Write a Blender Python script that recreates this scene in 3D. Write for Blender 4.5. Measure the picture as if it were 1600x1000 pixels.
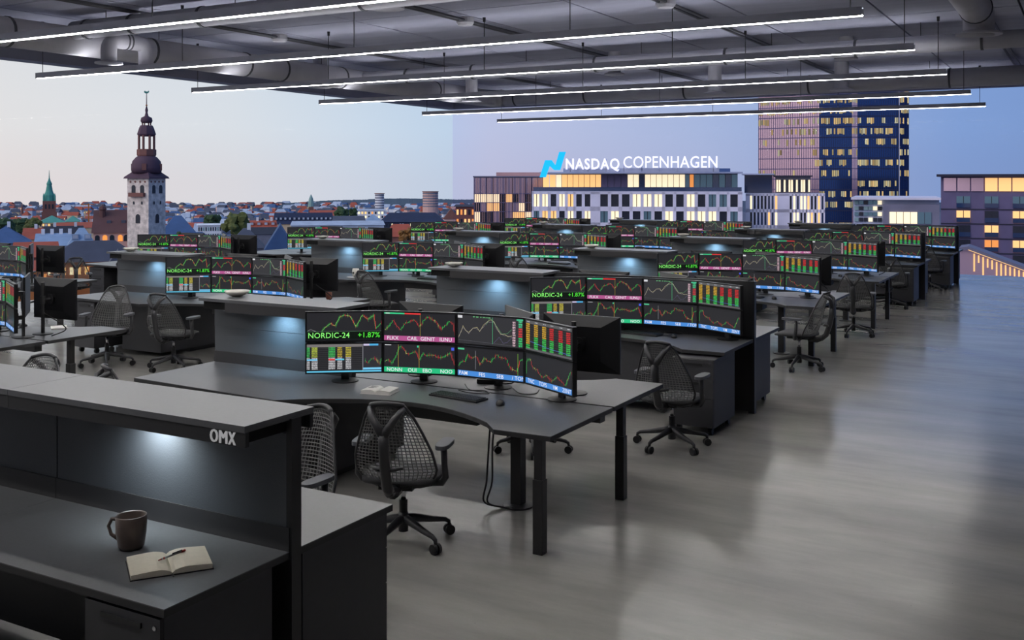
import bpy, bmesh, math, random
from mathutils import Vector, Matrix
random.seed(7)
for o in list(bpy.data.objects): bpy.data.objects.remove(o)
C = bpy.context.scene.collection
SC = bpy.context.scene
# ------------------------------------------------------------------ camera
FPX, HY, H, YAW = 1610.0, 284.0, 2.3, math.radians(29.4)
SN, CS = math.sin(YAW), math.cos(YAW)
cam_d = bpy.data.cameras.new('camera'); cam = bpy.data.objects.new('camera', cam_d); C.objects.link(cam)
cam.location = (0, 0, H); cam.rotation_euler = (math.pi/2, 0, YAW)
cam_d.sensor_fit = 'HORIZONTAL'; cam_d.sensor_width = 36; cam_d.lens = FPX/1600*36
cam_d.shift_y = (HY-500)/1600; cam_d.clip_start = .05; cam_d.clip_end = 8000
SC.camera = cam
# ------------------------------------------------------------------ exposure
vs = SC.view_settings
vs.view_transform = 'Standard'; vs.look = 'None'; vs.exposure = 0.0; vs.gamma = 1.0; vs.use_curve_mapping = False
def L(r, g, b):
    f = lambda c: (c/255/12.92 if c/255 <= .04045 else ((c/255+.055)/1.055)**2.4)
    return (f(r), f(g), f(b), 1.0)
# ------------------------------------------------------------------ dusk sky
W = bpy.data.worlds.new('dusk_sky'); SC.world = W; W.use_nodes = True
nt = W.node_tree; nt.nodes.clear()
def N(t, **k):
    n = nt.nodes.new(t)
    for a, v in k.items(): setattr(n, a, v)
    return n
tc = N('ShaderNodeTexCoord')
dp = N('ShaderNodeVectorMath', operation='DOT_PRODUCT'); dp.inputs[1].default_value = (CS, SN, 0)   # towards the night side
mr = N('ShaderNodeMapRange'); mr.inputs['From Min'].default_value = -1; mr.inputs['From Max'].default_value = 1
ra = N('ShaderNodeValToRGB'); cr = ra.color_ramp
cr.elements[0].position = 0.0; cr.elements[0].color = L(226, 222, 222)
cr.elements[1].position = 1.0; cr.elements[1].color = L(74, 104, 158)
for p, c in ((.275, L(228, 227, 228)), (.37, L(218, 224, 231)), (.43, L(203, 218, 234)), (.47, L(192, 212, 234)), (.49, L(196, 210, 230)), (.59, L(176, 198, 226)), (.70, L(134, 170, 214))):
    e = cr.elements.new(p); e.color = c
sx = N('ShaderNodeSeparateXYZ')
el = N('ShaderNodeValToRGB'); er = el.color_ramp
er.elements[0].position = 0.0; er.elements[0].color = (1, .93, .92, 1)
er.elements[1].position = .5; er.elements[1].color = (.62, .74, .88, 1)
e = er.elements.new(.05); e.color = (1, 1, 1, 1); e = er.elements.new(.15); e.color = (.91, .96, 1, 1)
mu = N('ShaderNodeMix', data_type='RGBA', blend_type='MULTIPLY'); mu.inputs['Factor'].default_value = 1
nz = N('ShaderNodeTexNoise'); nz.inputs['Scale'].default_value = 3; nz.inputs['Detail'].default_value = 4
mp = N('ShaderNodeMapping'); mp.inputs['Scale'].default_value = (1, 1, 3)
cl = N('ShaderNodeMapRange'); cl.inputs['From Min'].default_value = .35; cl.inputs['From Max'].default_value = .8
cl.inputs['To Min'].default_value = 1.0; cl.inputs['To Max'].default_value = .97
mu2 = N('ShaderNodeMix', data_type='RGBA', blend_type='MULTIPLY'); mu2.inputs['Factor'].default_value = 1
bg = N('ShaderNodeBackground'); bg.inputs['Strength'].default_value = 1.0
wo = N('ShaderNodeOutputWorld')
k = nt.links.new
k(tc.outputs['Generated'], dp.inputs[0]); k(dp.outputs['Value'], mr.inputs['Value']); k(mr.outputs['Result'], ra.inputs['Fac'])
k(tc.outputs['Generated'], sx.inputs[0]); k(sx.outputs['Z'], el.inputs['Fac'])
k(ra.outputs['Color'], mu.inputs['A']); k(el.outputs['Color'], mu.inputs['B'])
k(tc.outputs['Generated'], mp.inputs['Vector']); k(mp.outputs['Vector'], nz.inputs['Vector']); k(nz.outputs['Fac'], cl.inputs['Value'])
k(mu.outputs['Result'], mu2.inputs['A']); k(cl.outputs['Result'], mu2.inputs['B'])
k(mu2.outputs['Result'], bg.inputs['Color']); k(bg.outputs['Background'], wo.inputs['Surface'])
STRIP_POWER = 42.0      # emission of the pendant light strips
TASK_POWER = 20.0       # watts of each lamp under a shelf

# added soft fill sun that brightens the facades across the street
sun_d = bpy.data.lights.new('facade_fill_sun', 'SUN'); sun_d.energy = 1.1; sun_d.angle = math.radians(50); sun_d.color = (1.0, .9, .86)
sun = bpy.data.objects.new('facade_fill_sun', sun_d); C.objects.link(sun); sun.rotation_euler = (math.radians(58), 0, YAW+math.radians(-48))
# ------------------------------------------------------------------ materials
MATS = {}
def mat(name, col, rough=.5, metal=0.0, emit=None, es=0.0, noise=None, bump=None, spec=None, alpha=None, nstretch=None):
    if name in MATS: return MATS[name]
    m = bpy.data.materials.new(name); m.use_nodes = True; t = m.node_tree; b = t.nodes['Principled BSDF']
    b.inputs['Base Color'].default_value = col; b.inputs['Roughness'].default_value = rough; b.inputs['Metallic'].default_value = metal
    if spec is not None: b.inputs['Specular IOR Level'].default_value = spec
    if emit: b.inputs['Emission Color'].default_value = emit; b.inputs['Emission Strength'].default_value = es
    if noise or bump:
        tcn = t.nodes.new('ShaderNodeTexCoord'); mpn = t.nodes.new('ShaderNodeMapping')
        if nstretch: mpn.inputs['Scale'].default_value = nstretch
        t.links.new(tcn.outputs['Object'], mpn.inputs['Vector'])
    if noise:
        sc, amt = noise
        n = t.nodes.new('ShaderNodeTexNoise'); n.inputs['Scale'].default_value = sc; n.inputs['Detail'].default_value = 5
        r = t.nodes.new('ShaderNodeMapRange'); r.inputs['From Min'].default_value = .3; r.inputs['From Max'].default_value = .7
        r.inputs['To Min'].default_value = 1-amt; r.inputs['To Max'].default_value = 1+amt
        x = t.nodes.new('ShaderNodeMix'); x.data_type = 'RGBA'; x.blend_type = 'MULTIPLY'; x.inputs['Factor'].default_value = 1; x.inputs['A'].default_value = col
        t.links.new(mpn.outputs['Vector'], n.inputs['Vector']); t.links.new(n.outputs['Fac'], r.inputs['Value'])
        t.links.new(r.outputs['Result'], x.inputs['B']); t.links.new(x.outputs['Result'], b.inputs['Base Color'])
    if bump:
        sc, st = bump
        n = t.nodes.new('ShaderNodeTexNoise'); n.inputs['Scale'].default_value = sc; n.inputs['Detail'].default_value = 3
        bp = t.nodes.new('ShaderNodeBump'); bp.inputs['Strength'].default_value = st; bp.inputs['Distance'].default_value = .01
        t.links.new(mpn.outputs['Vector'], n.inputs['Vector']); t.links.new(n.outputs['Fac'], bp.inputs['Height']); t.links.new(bp.outputs['Normal'], b.inputs['Normal'])
    MATS[name] = m; return m
def grey(v): return L(v, v, v)
mat('laminate', L(94, 95, 98), .32, noise=(60, .05))
mat('edge', L(44, 44, 46), .5)
mat('cabinet', L(58, 58, 62), .5, noise=(30, .04))
mat('panel', L(86, 90, 95), .55, bump=(160, .15))
mat('fascia', L(58, 57, 59), .5)
mat('black_metal', L(38, 38, 40), .4)
mat('recess_shade', L(9, 9, 10), .8)  # near-black that paints the shade inside the hollow shelves
mat('black_plastic', L(27, 27, 29), .42)
mat('housing', L(22, 22, 25), .38)
mat('chair_frame', L(56, 56, 59), .38)
mat('chair_mesh', L(112, 112, 112), .6)
mat('seat_cloth', L(66, 66, 68), .8, bump=(300, .3))
mat('arm_pad', L(84, 86, 92), .45)
mat('chrome', L(200, 200, 205), .22, metal=1)
mat('white_ceramic', L(206, 202, 194), .3)
mat('brown_ceramic', L(92, 80, 74), .28)
mat('terracotta', L(150, 92, 74), .5)
mat('paper', L(214, 206, 188), .7, noise=(40, .03))
mat('paper_white', L(215, 213, 208), .7)
mat('ink', L(50, 50, 52), .7)
mat('red_plastic', L(150, 40, 34), .35)
mat('silver', L(150, 150, 152), .3, metal=.8)
mat('keycap', L(36, 38, 42), .45)
mat('cover', L(30, 26, 24), .6)
mat('light_body', L(176, 177, 186), .45)
mat('ceiling_fill_glow', (1, 1, 1, 1), .5, emit=(.95, .96, 1, 1), es=16.0)  # glow for the added strip tops that brighten the ceiling
mat('strip_glow', (1, 1, 1, 1), .5, emit=(1, .97, .93, 1), es=STRIP_POWER)
mat('lamp_glow', (1, 1, 1, 1), .5, emit=(.7, .88, 1, 1), es=1.2)
mat('duct', L(190, 188, 194), .5, noise=(3, .05))
mat('duct_band', L(82, 82, 86), .5)
mat('ceiling_board', L(168, 169, 186), .9, noise=(2.2, .07), nstretch=(.35, 2.2, 1), bump=(14, .08))
mat('ceiling_gap', L(44, 44, 50), .9)
mat('pipe_dark', L(78, 78, 84), .5)
mat('beam', L(160, 160, 174), .8)
mat('sign_white', L(240, 243, 250), .4, emit=L(240, 243, 250), es=.85)
mat('letter_white', L(225, 226, 228), .5, emit=(1, 1, 1, 1), es=.12)
mat('logo_cyan', L(0, 190, 240), .4, emit=L(0, 196, 240), es=.75)

def vcol_mat(name, strength, gloss=False):
    m = bpy.data.materials.new(name); m.use_nodes = True; t = m.node_tree; b = t.nodes['Principled BSDF']
    a = t.nodes.new('ShaderNodeAttribute'); a.attribute_name = 'Col'
    b.inputs['Base Color'].default_value = (.01, .01, .01, 1); b.inputs['Roughness'].default_value = .35 if gloss else .6
    b.inputs['Specular IOR Level'].default_value = .3
    t.links.new(a.outputs['Color'], b.inputs['Emission Color']); b.inputs['Emission Strength'].default_value = strength
    MATS[name] = m; return m
vcol_mat('screen_glow', 1.0, True)
vcol_mat('lit_windows', 1.0)

# floor: polished concrete
def floor_mat():
    m = bpy.data.materials.new('polished_concrete'); m.use_nodes = True; t = m.node_tree; b = t.nodes['Principled BSDF']; ln = t.links.new
    c = t.nodes.new('ShaderNodeTexCoord')
    mp = t.nodes.new('ShaderNodeMapping'); mp.inputs['Scale'].default_value = (.35, 1.3, 1); mp.inputs['Rotation'].default_value = (0, 0, .25)
    n1 = t.nodes.new('ShaderNodeTexNoise'); n1.inputs['Scale'].default_value = 1.3; n1.inputs['Detail'].default_value = 7; n1.inputs['Roughness'].default_value = .62
    r1 = t.nodes.new('ShaderNodeValToRGB')
    r1.color_ramp.elements[0].position = .3; r1.color_ramp.elements[0].color = L(122, 121, 118)
    r1.color_ramp.elements[1].position = .7; r1.color_ramp.elements[1].color = L(158, 156, 151)
    n2 = t.nodes.new('ShaderNodeTexVoronoi'); n2.inputs['Scale'].default_value = 7
    r2 = t.nodes.new('ShaderNodeMapRange'); r2.inputs['From Min'].default_value = .012; r2.inputs['From Max'].default_value = .03; r2.inputs['To Min'].default_value = .55
    mx = t.nodes.new('ShaderNodeMix'); mx.data_type = 'RGBA'; mx.blend_type = 'MULTIPLY'; mx.inputs['Factor'].default_value = 1
    n3 = t.nodes.new('ShaderNodeTexNoise'); n3.inputs['Scale'].default_value = .8; n3.inputs['Detail'].default_value = 8; n3.inputs['Roughness'].default_value = .7
    r3 = t.nodes.new('ShaderNodeMapRange'); r3.inputs['From Min'].default_value = .35; r3.inputs['From Max'].default_value = .68
    r3.inputs['To Min'].default_value = .13; r3.inputs['To Max'].default_value = .24
    bp = t.nodes.new('ShaderNodeBump'); bp.inputs['Strength'].default_value = .008; bp.inputs['Distance'].default_value = .01
    ln(c.outputs['Object'], mp.inputs['Vector']); ln(mp.outputs['Vector'], n1.inputs['Vector']); ln(n1.outputs['Fac'], r1.inputs['Fac'])
    ln(c.outputs['Object'], n2.inputs['Vector']); ln(n2.outputs['Distance'], r2.inputs['Value'])
    ln(r1.outputs['Color'], mx.inputs['A']); ln(r2.outputs['Result'], mx.inputs['B']); ln(mx.outputs['Result'], b.inputs['Base Color'])
    ln(mp.outputs['Vector'], n3.inputs['Vector']); ln(n3.outputs['Fac'], r3.inputs['Value']); ln(r3.outputs['Result'], b.inputs['Roughness'])
    ln(n3.outputs['Fac'], bp.inputs['Height']); ln(bp.outputs['Normal'], b.inputs['Normal'])
    b.inputs['Specular IOR Level'].default_value = .3
    MATS['floor'] = m
floor_mat()
def glass_mat(name, tint):
    m = bpy.data.materials.new(name); m.use_nodes = True; t = m.node_tree; t.nodes.clear()
    o = t.nodes.new('ShaderNodeOutputMaterial'); a = t.nodes.new('ShaderNodeBsdfTransparent'); a.inputs['Color'].default_value = tint
    g = t.nodes.new('ShaderNodeBsdfGlossy'); g.inputs['Roughness'].default_value = .02
    x = t.nodes.new('ShaderNodeMixShader'); x.inputs['Fac'].default_value = .003
    t.links.new(a.outputs[0], x.inputs[1]); t.links.new(g.outputs[0], x.inputs[2]); t.links.new(x.outputs[0], o.inputs['Surface'])
    MATS[name] = m
glass_mat('clear_glass', (1, 1, 1, 1)); glass_mat('cool_glass', (.955, .925, .985, 1))  # cool tint put in to shift the sky colour past the corner

# ------------------------------------------------------------------ mesh helpers
class MB:
    def __init__(s): s.v = []; s.f = []; s.c = []
    def add(s, vs_, fs, col=None):
        o = len(s.v); s.v += [tuple(p) for p in vs_]; s.f += [tuple(i+o for i in f) for f in fs]; s.c += [col]*len(fs); return s
    def box(s, x0, x1, y0, y1, z0, z1, col=None):
        return s.add([(x0,y0,z0),(x1,y0,z0),(x1,y1,z0),(x0,y1,z0),(x0,y0,z1),(x1,y0,z1),(x1,y1,z1),(x0,y1,z1)],
                     [(0,3,2,1),(4,5,6,7),(0,1,5,4),(1,2,6,5),(2,3,7,6),(3,0,4,7)], col)
    def prism(s, pts, z0, z1):
        n = len(pts)
        return s.add([(x,y,z0) for x,y in pts]+[(x,y,z1) for x,y in pts],
                     [tuple(range(n-1,-1,-1)), tuple(range(n,2*n))]+[(i,(i+1)%n,n+(i+1)%n,n+i) for i in range(n)])
    def lathe(s, prof, seg=20, cx=0, cy=0, cap=True):
        o = []; fs = []; m = len(prof)
        for r, z in prof:
            for i in range(seg):
                a = 2*math.pi*i/seg; o.append((cx+r*math.cos(a), cy+r*math.sin(a), z))
        for j in range(m-1):
            for i in range(seg):
                a, b = j*seg+i, j*seg+(i+1)%seg; fs.append((a, b, b+seg, a+seg))
        if cap:
            if prof[0][0] > 1e-6: fs.append(tuple(range(seg-1,-1,-1)))
            if prof[-1][0] > 1e-6: fs.append(tuple(range((m-1)*seg, m*seg)))
        return s.add(o, fs)
    def tube(s, pts, r, seg=8, caps=True):
        pts = [Vector(p) for p in pts]; n = len(pts); rs = r if isinstance(r, (list, tuple)) else [r]*n
        o = []; fs = []; up0 = None
        for i, p in enumerate(pts):
            d = (pts[min(i+1,n-1)]-pts[max(i-1,0)]).normalized()
            if up0 is None: up0 = Vector((0,0,1)) if abs(d.z) < .9 else Vector((1,0,0))
            a = d.cross(up0)
            if a.length < 1e-4: a = d.cross(Vector((0,1,0)))
            a.normalize(); b = a.cross(d).normalized(); up0 = b
            for q in range(seg):
                t = 2*math.pi*q/seg; o.append(p+a*rs[i]*math.cos(t)+b*rs[i]*math.sin(t))
        for j in range(n-1):
            for q in range(seg):
                a_, b_ = j*seg+q, j*seg+(q+1)%seg; fs.append((a_, b_, b_+seg, a_+seg))
        if caps: fs += [tuple(range(seg-1,-1,-1)), tuple(range((n-1)*seg, n*seg))]
        return s.add(o, fs)
    def quad(s, a, b, c_, d, col=None): return s.add([a, b, c_, d], [(0,1,2,3)], col)
    def mesh(s, name, material, smooth=False, bevel=0):
        me = bpy.data.meshes.new(name); me.from_pydata(s.v, [], s.f)
        if any(c is not None for c in s.c):
            ca = me.color_attributes.new('Col', 'FLOAT_COLOR', 'CORNER')
            data = []
            for p in me.polygons:
                col = s.c[p.index] or (.02,.02,.02,1)
                data += list(col)*p.loop_total
            ca.data.foreach_set('color', data)
        else:
            b = bmesh.new(); b.from_mesh(me); bmesh.ops.recalc_face_normals(b, faces=b.faces)
            if bevel: bmesh.ops.bevel(b, geom=[e for e in b.edges], offset=bevel, segments=2, affect='EDGES', profile=.6)
            b.to_mesh(me); b.free()
        if smooth:
            for p in me.polygons: p.use_smooth = True
        me.materials.append(MATS[material] if isinstance(material, str) else material)
        return me
def obj(name, me, parent=None, loc=(0,0,0), rot=(0,0,0)):
    o = bpy.data.objects.new(name, me); C.objects.link(o); o.location = loc; o.rotation_euler = rot
    if parent: o.parent = parent
    return o
def part(name, mb, material, parent, smooth=False, bevel=0, loc=(0,0,0), rot=(0,0,0)):
    return obj(name, mb.mesh(name, material, smooth, bevel), parent, loc, rot)
def tag(o, label, cat, group=None):
    o['label'] = label; o['category'] = cat
    if group: o['group'] = group
    return o
def thing(name, label, cat, loc=(0,0,0), rz=0, group=None):
    o = obj(name, None, None, loc, (0,0,rz)); o.empty_display_size = .1; return tag(o, label, cat, group)
def struct(name, mb, material, parent=None):
    o = part(name, mb, material, parent)
    if not parent: o['kind'] = 'structure'
    return o
def dup(root, loc, rz, label, group=None):
    r = root.copy(); C.objects.link(r); r.location = loc; r.rotation_euler = (0,0,rz); r['label'] = label
    if group: r['group'] = group
    for ch in list(root.children):
        c = ch.copy(); C.objects.link(c); c.parent = r
        for g in list(ch.children):
            d = g.copy(); C.objects.link(d); d.parent = c
    return r
def cw(px, d, z=0.0):
    l = (px-800)/FPX*d
    return Vector((-d*SN+l*CS, d*CS+l*SN, z))
def zpy(py, d): return H+(HY-py)*d/FPX
def px_at_Y(px, Y):
    kk = (px-800)/FPX; d = Y/(CS+kk*SN); return -d*SN+kk*d*CS
_txt = {}
def text_geo(s, size=1.0, bold=0.0, extrude=0.0):
    key = (s, bold, extrude)
    if key not in _txt:
        cu = bpy.data.curves.new('t', 'FONT'); cu.body = s; cu.size = 1; cu.offset = bold; cu.extrude = extrude; cu.resolution_u = 3; cu.space_character = 1.0+bold*6
        o = bpy.data.objects.new('t', cu); C.objects.link(o); dg = bpy.context.evaluated_depsgraph_get()
        me = o.evaluated_get(dg).to_mesh()
        vsx = [tuple(v.co) for v in me.vertices]; fs = [tuple(p.vertices) for p in me.polygons]
        o.evaluated_get(dg).to_mesh_clear(); bpy.data.objects.remove(o); bpy.data.curves.remove(cu)
        x0 = min(v[0] for v in vsx); x1 = max(v[0] for v in vsx)
        _txt[key] = ([(v[0]-x0, v[1], v[2]) for v in vsx], fs, x1-x0)
    v, f, w = _txt[key]
    return [(a*size, b*size, c*size) for a, b, c in v], f, w*size

# ------------------------------------------------------------------ room
XL, YB, CZ, HZ = -17.65, 27.5, 4.85, 4.6          # left glass line, back glass line, ceiling, window head
XR, YN = 6.0, -5.0
fl = MB().box(XL-.3, XR, YN, YB+.3, -.35, 0); struct('floor', fl, 'floor')
struct('wall_right', MB().box(XR, XR+.2, YN, YB+.3, -.35, CZ), 'beam')
struct('wall_near', MB().box(XL, XR+.2, YN-.2, YN, -.35, CZ), 'beam')
ceil = struct('ceiling', MB().box(XL-.3, XR, YN, YB+.3, CZ+.03, CZ+.3), 'ceiling_gap')
pw, pd = 1.86, 3.6
pm = MB().box(.016, pw-.016, .016, pd-.016, CZ, CZ+.05).mesh('ceiling_panel', 'ceiling_board')
for i in range(13):
    for j in range(9):
        if XL+i*pw < XR-1 and YN+j*pd < YB-.5: obj('panel', pm, ceil, (XL+i*pw, YN+j*pd, 0))
struct('trim_1', MB().box(XL-.3, XL+.1, YN, YB+.3, HZ, CZ+.03), 'beam')
struct('trim_2', MB().box(XL+.1, XR, YB-.1, YB+.3, HZ, CZ+.03), 'beam')
w1 = struct('window_1', MB().box(XL-.02, XL, YN, YB, 0, HZ), 'clear_glass')
w2 = struct('window_2', MB().box(XL, XR, YB, YB+.02, 0, HZ), 'cool_glass')

# ------------------------------------------------------------------ ceiling services
def ell(pts, r, n=5):
    """round the corners of a polyline"""
    pts = [Vector(p) for p in pts]; out = [pts[0]]
    for i in range(1, len(pts)-1):
        a = (pts[i-1]-pts[i]).normalized(); b = (pts[i+1]-pts[i]).normalized()
        p0, p1 = pts[i]+a*r, pts[i]+b*r
        for q in range(n+1):
            t = q/n; out.append(p0*(1-t)**2+pts[i]*2*t*(1-t)+p1*t*t)
    return out+[pts[-1]]
def duct(label, pts, r, bands=(), rods=()):
    t = thing('ventilation_duct', label, 'duct', (0,0,0), group='ceiling ducts')
    part('pipe', MB().tube(ell(pts, r*1.6), r, 20), 'duct', t, smooth=True)
    for p, ax in bands:
        v = Vector(p); a = Vector(ax)*.02
        part('clamp_band', MB().tube([v-a, v+a], r+.012, 20), 'duct_band', t, smooth=False)
    for p in rods:
        part('hanger_rod', MB().tube([(p[0],p[1],p[2]), (p[0],p[1],CZ)], .006, 6), 'black_metal', t)
    return t
DX = -13.7
Xa, Ya = (1,0,0), (0,1,0)
duct('long round grey duct running under ceiling along the left windows', [(DX, YN+.3, 4.47), (DX, 23.3, 4.47), (DX+.3, 23.3, 4.47)], .22,
     [((DX, y, 4.47), Ya) for y in (9.4, 12.0, 14.2, 15.2, 17.0, 20.5)], [(DX, y, 4.7) for y in (6, 9, 12.2, 16.4, 20)])
duct('round duct running under ceiling nearest the far NASDAQ window', [(DX+.3, 23.3, 4.47), (XR-.05, 23.3, 4.47)], .2,
     [((x, 23.3, 4.47), Xa) for x in (-13, -11, -8.4, -5.5, -2.6, .3)], [(x, 23.3, 4.7) for x in (-12, -9, -6, -3, 0)])
duct('slim cross duct second from the far window under the ceiling', [(DX+.2, 17.6, 4.5), (XR-.05, 17.6, 4.5)], .14,
     [((x, 17.6, 4.5), Xa) for x in (-12.4, -10.8, -8.1, -5.6, -3.4, -1.5)], [(x, 17.6, 4.6) for x in (-12, -9.6, -7.2, -4.8, -2.4)])
duct('slim cross duct nearest the camera behind the closest light strips', [(DX+.2, 10.4, 4.6), (XR-.05, 10.4, 4.6)], .14,
     [((x, 10.4, 4.6), Xa) for x in (-13.2, -12.2, -10.8, -8)], [(x, 10.4, 4.7) for x in (-12.8, -10.2)])
duct('thick stub duct entering from top right with a downturned outlet', [(-1.35, 6.0, 4.6), (-1.35, 15.35, 4.6), (-1.35, 15.35, 4.32)], .2,
     [((-1.35, 14.9, 4.6), Ya)], [(-1.35, 12, 4.7)])
def elbow_pair():
    t = thing('duct_elbow', 'double elbow duct with two white flanges beside the left window', 'duct')
    p = cw(170, 15.4); q = cw(228, 15.9)
    a = Vector((p.x, p.y, 4.08)); b = Vector((q.x, q.y, 4.1))
    m = (a+b)/2; m.z = 4.42
    part('pipe', MB().tube(ell([a, (a.x, a.y, 4.42), (b.x, b.y, 4.42), b], .16), .115, 18), 'duct', t, smooth=True)
    d = (b-a).normalized(); d.z = 0
    for s_ in (-.03, .03): part('clamp_band', MB().tube([m+d*(s_-.01), m+d*(s_+.01)], .125, 18), 'duct_band', t)
    for c_ in (a, b): part('flange', MB().lathe([(.12, 4.06), (.2, 4.06), (.2, 4.085), (.12, 4.1)], 24, c_.x, c_.y), 'duct', t, smooth=False)
elbow_pair()
def diffuser(px, py, z, r, where):
    d = FPX*(z-H)/(HY-py); p = cw(px, d)
    t = thing('air_diffuser', 'round ceiling air outlet '+where, 'air vent', (p.x, p.y, 0), group='round air outlets')
    part('neck', MB().lathe([(r*.62, z+.02), (r*.62, CZ)], 20), 'duct', t, smooth=False)
    part('disc', MB().lathe([(r*.3, z-.01), (r, z), (r, z+.025), (r*.6, z+.05)], 24), 'duct', t)
diffuser(500, 137, 4.25, .24, 'hanging by the third light strip, left of centre')
diffuser(737, 159, 4.25, .24, 'at the far corner of the two window walls')
diffuser(960, 117, 4.4, .2, 'above the NASDAQ sign between light strips')
diffuser(1117, 146, 4.25, .24, 'near the far window, left of the glass tower')
diffuser(1315, 141, 4.25, .24, 'near the far window, above the glass tower')
diffuser(1322, 93, 4.45, .2, 'behind the third light strip at right')
diffuser(604, 14, 4.6, .24, 'at the top edge left of centre')
p15 = (-1.35, 15.35)
t = thing('air_diffuser', 'round air outlet under the thick duct at top right', 'air vent', (p15[0], p15[1], 0), group='round air outlets')
part('disc', MB().lathe([(.2, 4.3), (.3, 4.3), (.3, 4.32), (.2, 4.36)], 24), 'duct', t)
for i, (x, wh) in enumerate(((-12.3, 'nearest the left windows'), (-8.5, 'second from the left windows'), (-5.2, 'third from the left windows'), (-1.4, 'nearest the right aisle'))):
    t = thing('ceiling_conduit', 'thin dark twin conduit under the ceiling, '+wh, 'pipe', group='ceiling conduits')
    for dx in (-.05, .05): part('pipe', MB().tube([(x+dx, 2, CZ-.05), (x+dx, YB-.2, CZ-.05)], .022, 8), 'pipe_dark', t, smooth=True)
    for j, y in enumerate((8.2, 13.6, 19.4)):
        part('junction_box', MB().lathe([(.11, CZ-.12), (.14, CZ-.08), (.14, CZ)], 16, x, y), 'duct', t)
# pendant strips: z of the glowing underside
LZ = 3.95; k_l = (LZ-H)/1.4
spec = [(1.35, -13.0, -1.7, 'overhead behind the camera row, unseen, added for light'), (3.9, -13.0, -1.7, 'overhead in front of the camera, out of view, added for light'), (6.47, -13.0, -1.7, 'nearest the camera, running off the top edge'), (9.03, -12.48, -1.69, 'second from the camera'), (11.65, -12.32, -1.65, 'third from the camera'),  # first two strips are unseen, added to brighten near floor and front bench
        (14.5, -12.15, -1.66, 'fourth from the camera'), (17.97, -12.28, -1.70, 'fifth from the camera'), (21.0, -12.22, -1.73, 'farthest from the camera')]
for y, x0, x1, wh in spec:
    y *= k_l; x0 *= k_l; x1 *= k_l
    t = thing('linear_pendant_light', 'long slim pendant light strip, '+wh, 'pendant light', (0, y, 0), group='linear pendant lights')
    hb = MB(); hb.box(x0, x1, -.045, .045, LZ+.012, LZ+.065); hb.box(x0, x1, -.045, -.03, LZ+.065, LZ+.088); hb.box(x0, x1, .03, .045, LZ+.065, LZ+.088); hb.box(x0, x1, -.045, -.041, LZ, LZ+.012); hb.box(x0, x1, .041, .045, LZ, LZ+.012)
    part('housing', hb, 'light_body', t)
    part('diffuser', MB().box(x0+.01, x1-.01, -.041, .041, LZ+.001, LZ+.012), 'strip_glow', t)
    part('ceiling_fill', MB().box(x0+.02, x1-.02, -.028, .028, LZ+.0655, LZ+.07), 'ceiling_fill_glow', t)  # added glowing top, put in to lift the ceiling brightness
    n = 5
    for i in range(n):
        x = x0+.12+(x1-x0-.24)*i/(n-1)
        wb = MB().tube([(x,0,LZ+.065),(x,0,CZ)], .006, 6); wb.lathe([(.02, CZ-.07), (.025, CZ)], 10, x, 0)
        part('suspension_wire', wb, 'black_plastic', t)

# ------------------------------------------------------------------ benches
TOPZ, TH = .74, .032
def near_outline(closed=False, left=-3.74):
    if closed == 'straight': return [(left, -.72), (0, -.72), (0, -.015), (left, -.015)]
    yb = -.015; y0 = -.95
    pts = [(left, y0+.06), (-2.2, y0-.03)]
    for i in range(1, 14):                       # the concave cut for the chair
        t = i/14; pts.append((-2.2+(2.2-.40)*t, y0-.03+.05*t+.40*math.sin(math.pi*t)**.85))
    pts += [(-.40, y0-.01), (0, y0), (0, yb), (left, yb)]
    return pts
def mirror(pts): return [(x, -y) for x, y in pts][::-1]
MESH = {}
def shared(key, fn):
    if key not in MESH: MESH[key] = fn()
    return MESH[key]
def shelf_parts(t, x0, x1, niche='left'):
    """raised shelf with hollow fascia on a spine panel"""
    def top(): return MB().box(x0, x1, -.21, .21, 1.285, 1.31).mesh('shelf_top', 'laminate')
    obj('shelf_top', shared(('st', x0, x1), top), t)
    def fas():
        b = MB(); n = .3 if niche == 'left' else .0
        for s in (-1, 1):
            y0, y1 = sorted((s*.205, s*.19)); b.box(x0+n if s < 0 else x0, x1, y0, y1, 1.205, 1.285)
        b.box(x0+n, x1-.08, -.19, .19, 1.205, 1.215)
        return b.mesh('shelf_fascia', 'fascia')
    obj('shelf_fascia', shared(('sf', x0, x1, niche), fas), t)
    obj('shelf_shade_block', shared(('sr', x0, x1, niche), lambda: MB().box(x0+.02, x1-.06, -.17, .17, 1.217, 1.284).mesh('shelf_shade_block', 'recess_shade')), t)  # black block filling the hollow stands in for its shade
def lamp_under(t, x, side, power, col, zl=1.205):
    y = side*.17
    o = part('task_lamp', MB().lathe([(.035, zl+.004), (.035, zl+.012)], 16, x, y), 'lamp_glow', t)
    ld = bpy.data.lights.new('task_lamp_light', 'SPOT'); ld.energy = power; ld.color = col; ld.spot_size = math.radians(150); ld.spot_blend = .9; ld.shadow_soft_size = .05
    lo = bpy.data.objects.new('task_lamp_light', ld); C.objects.link(lo); lo.parent = t
    lo.location = (x, y, zl-.004); lo.rotation_euler = (math.radians(30)*-side, 0, 0)
def spine_panels(t, x0, x1, full=False):
    kz = TOPZ
    obj('base_strip', shared(('bs', x0, x1), lambda: MB().box(x0, x1, -.028, .028, kz-.02, kz+.095).mesh('base_strip', 'fascia')), t)
    obj('panel', shared(('pl', x0, x1), lambda: MB().box(x0, x1, -.02, .02, kz+.095, kz+.305).mesh('panel', 'panel')), t)
    obj('panel', shared(('pu', x0, x1), lambda: MB().box(x0, x1, -.024, .024, kz+.307, 1.205).mesh('panel', 'panel')), t)
BLUE, WHITE = (.42, .74, 1.0), (.85, .95, 1.0)
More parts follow.
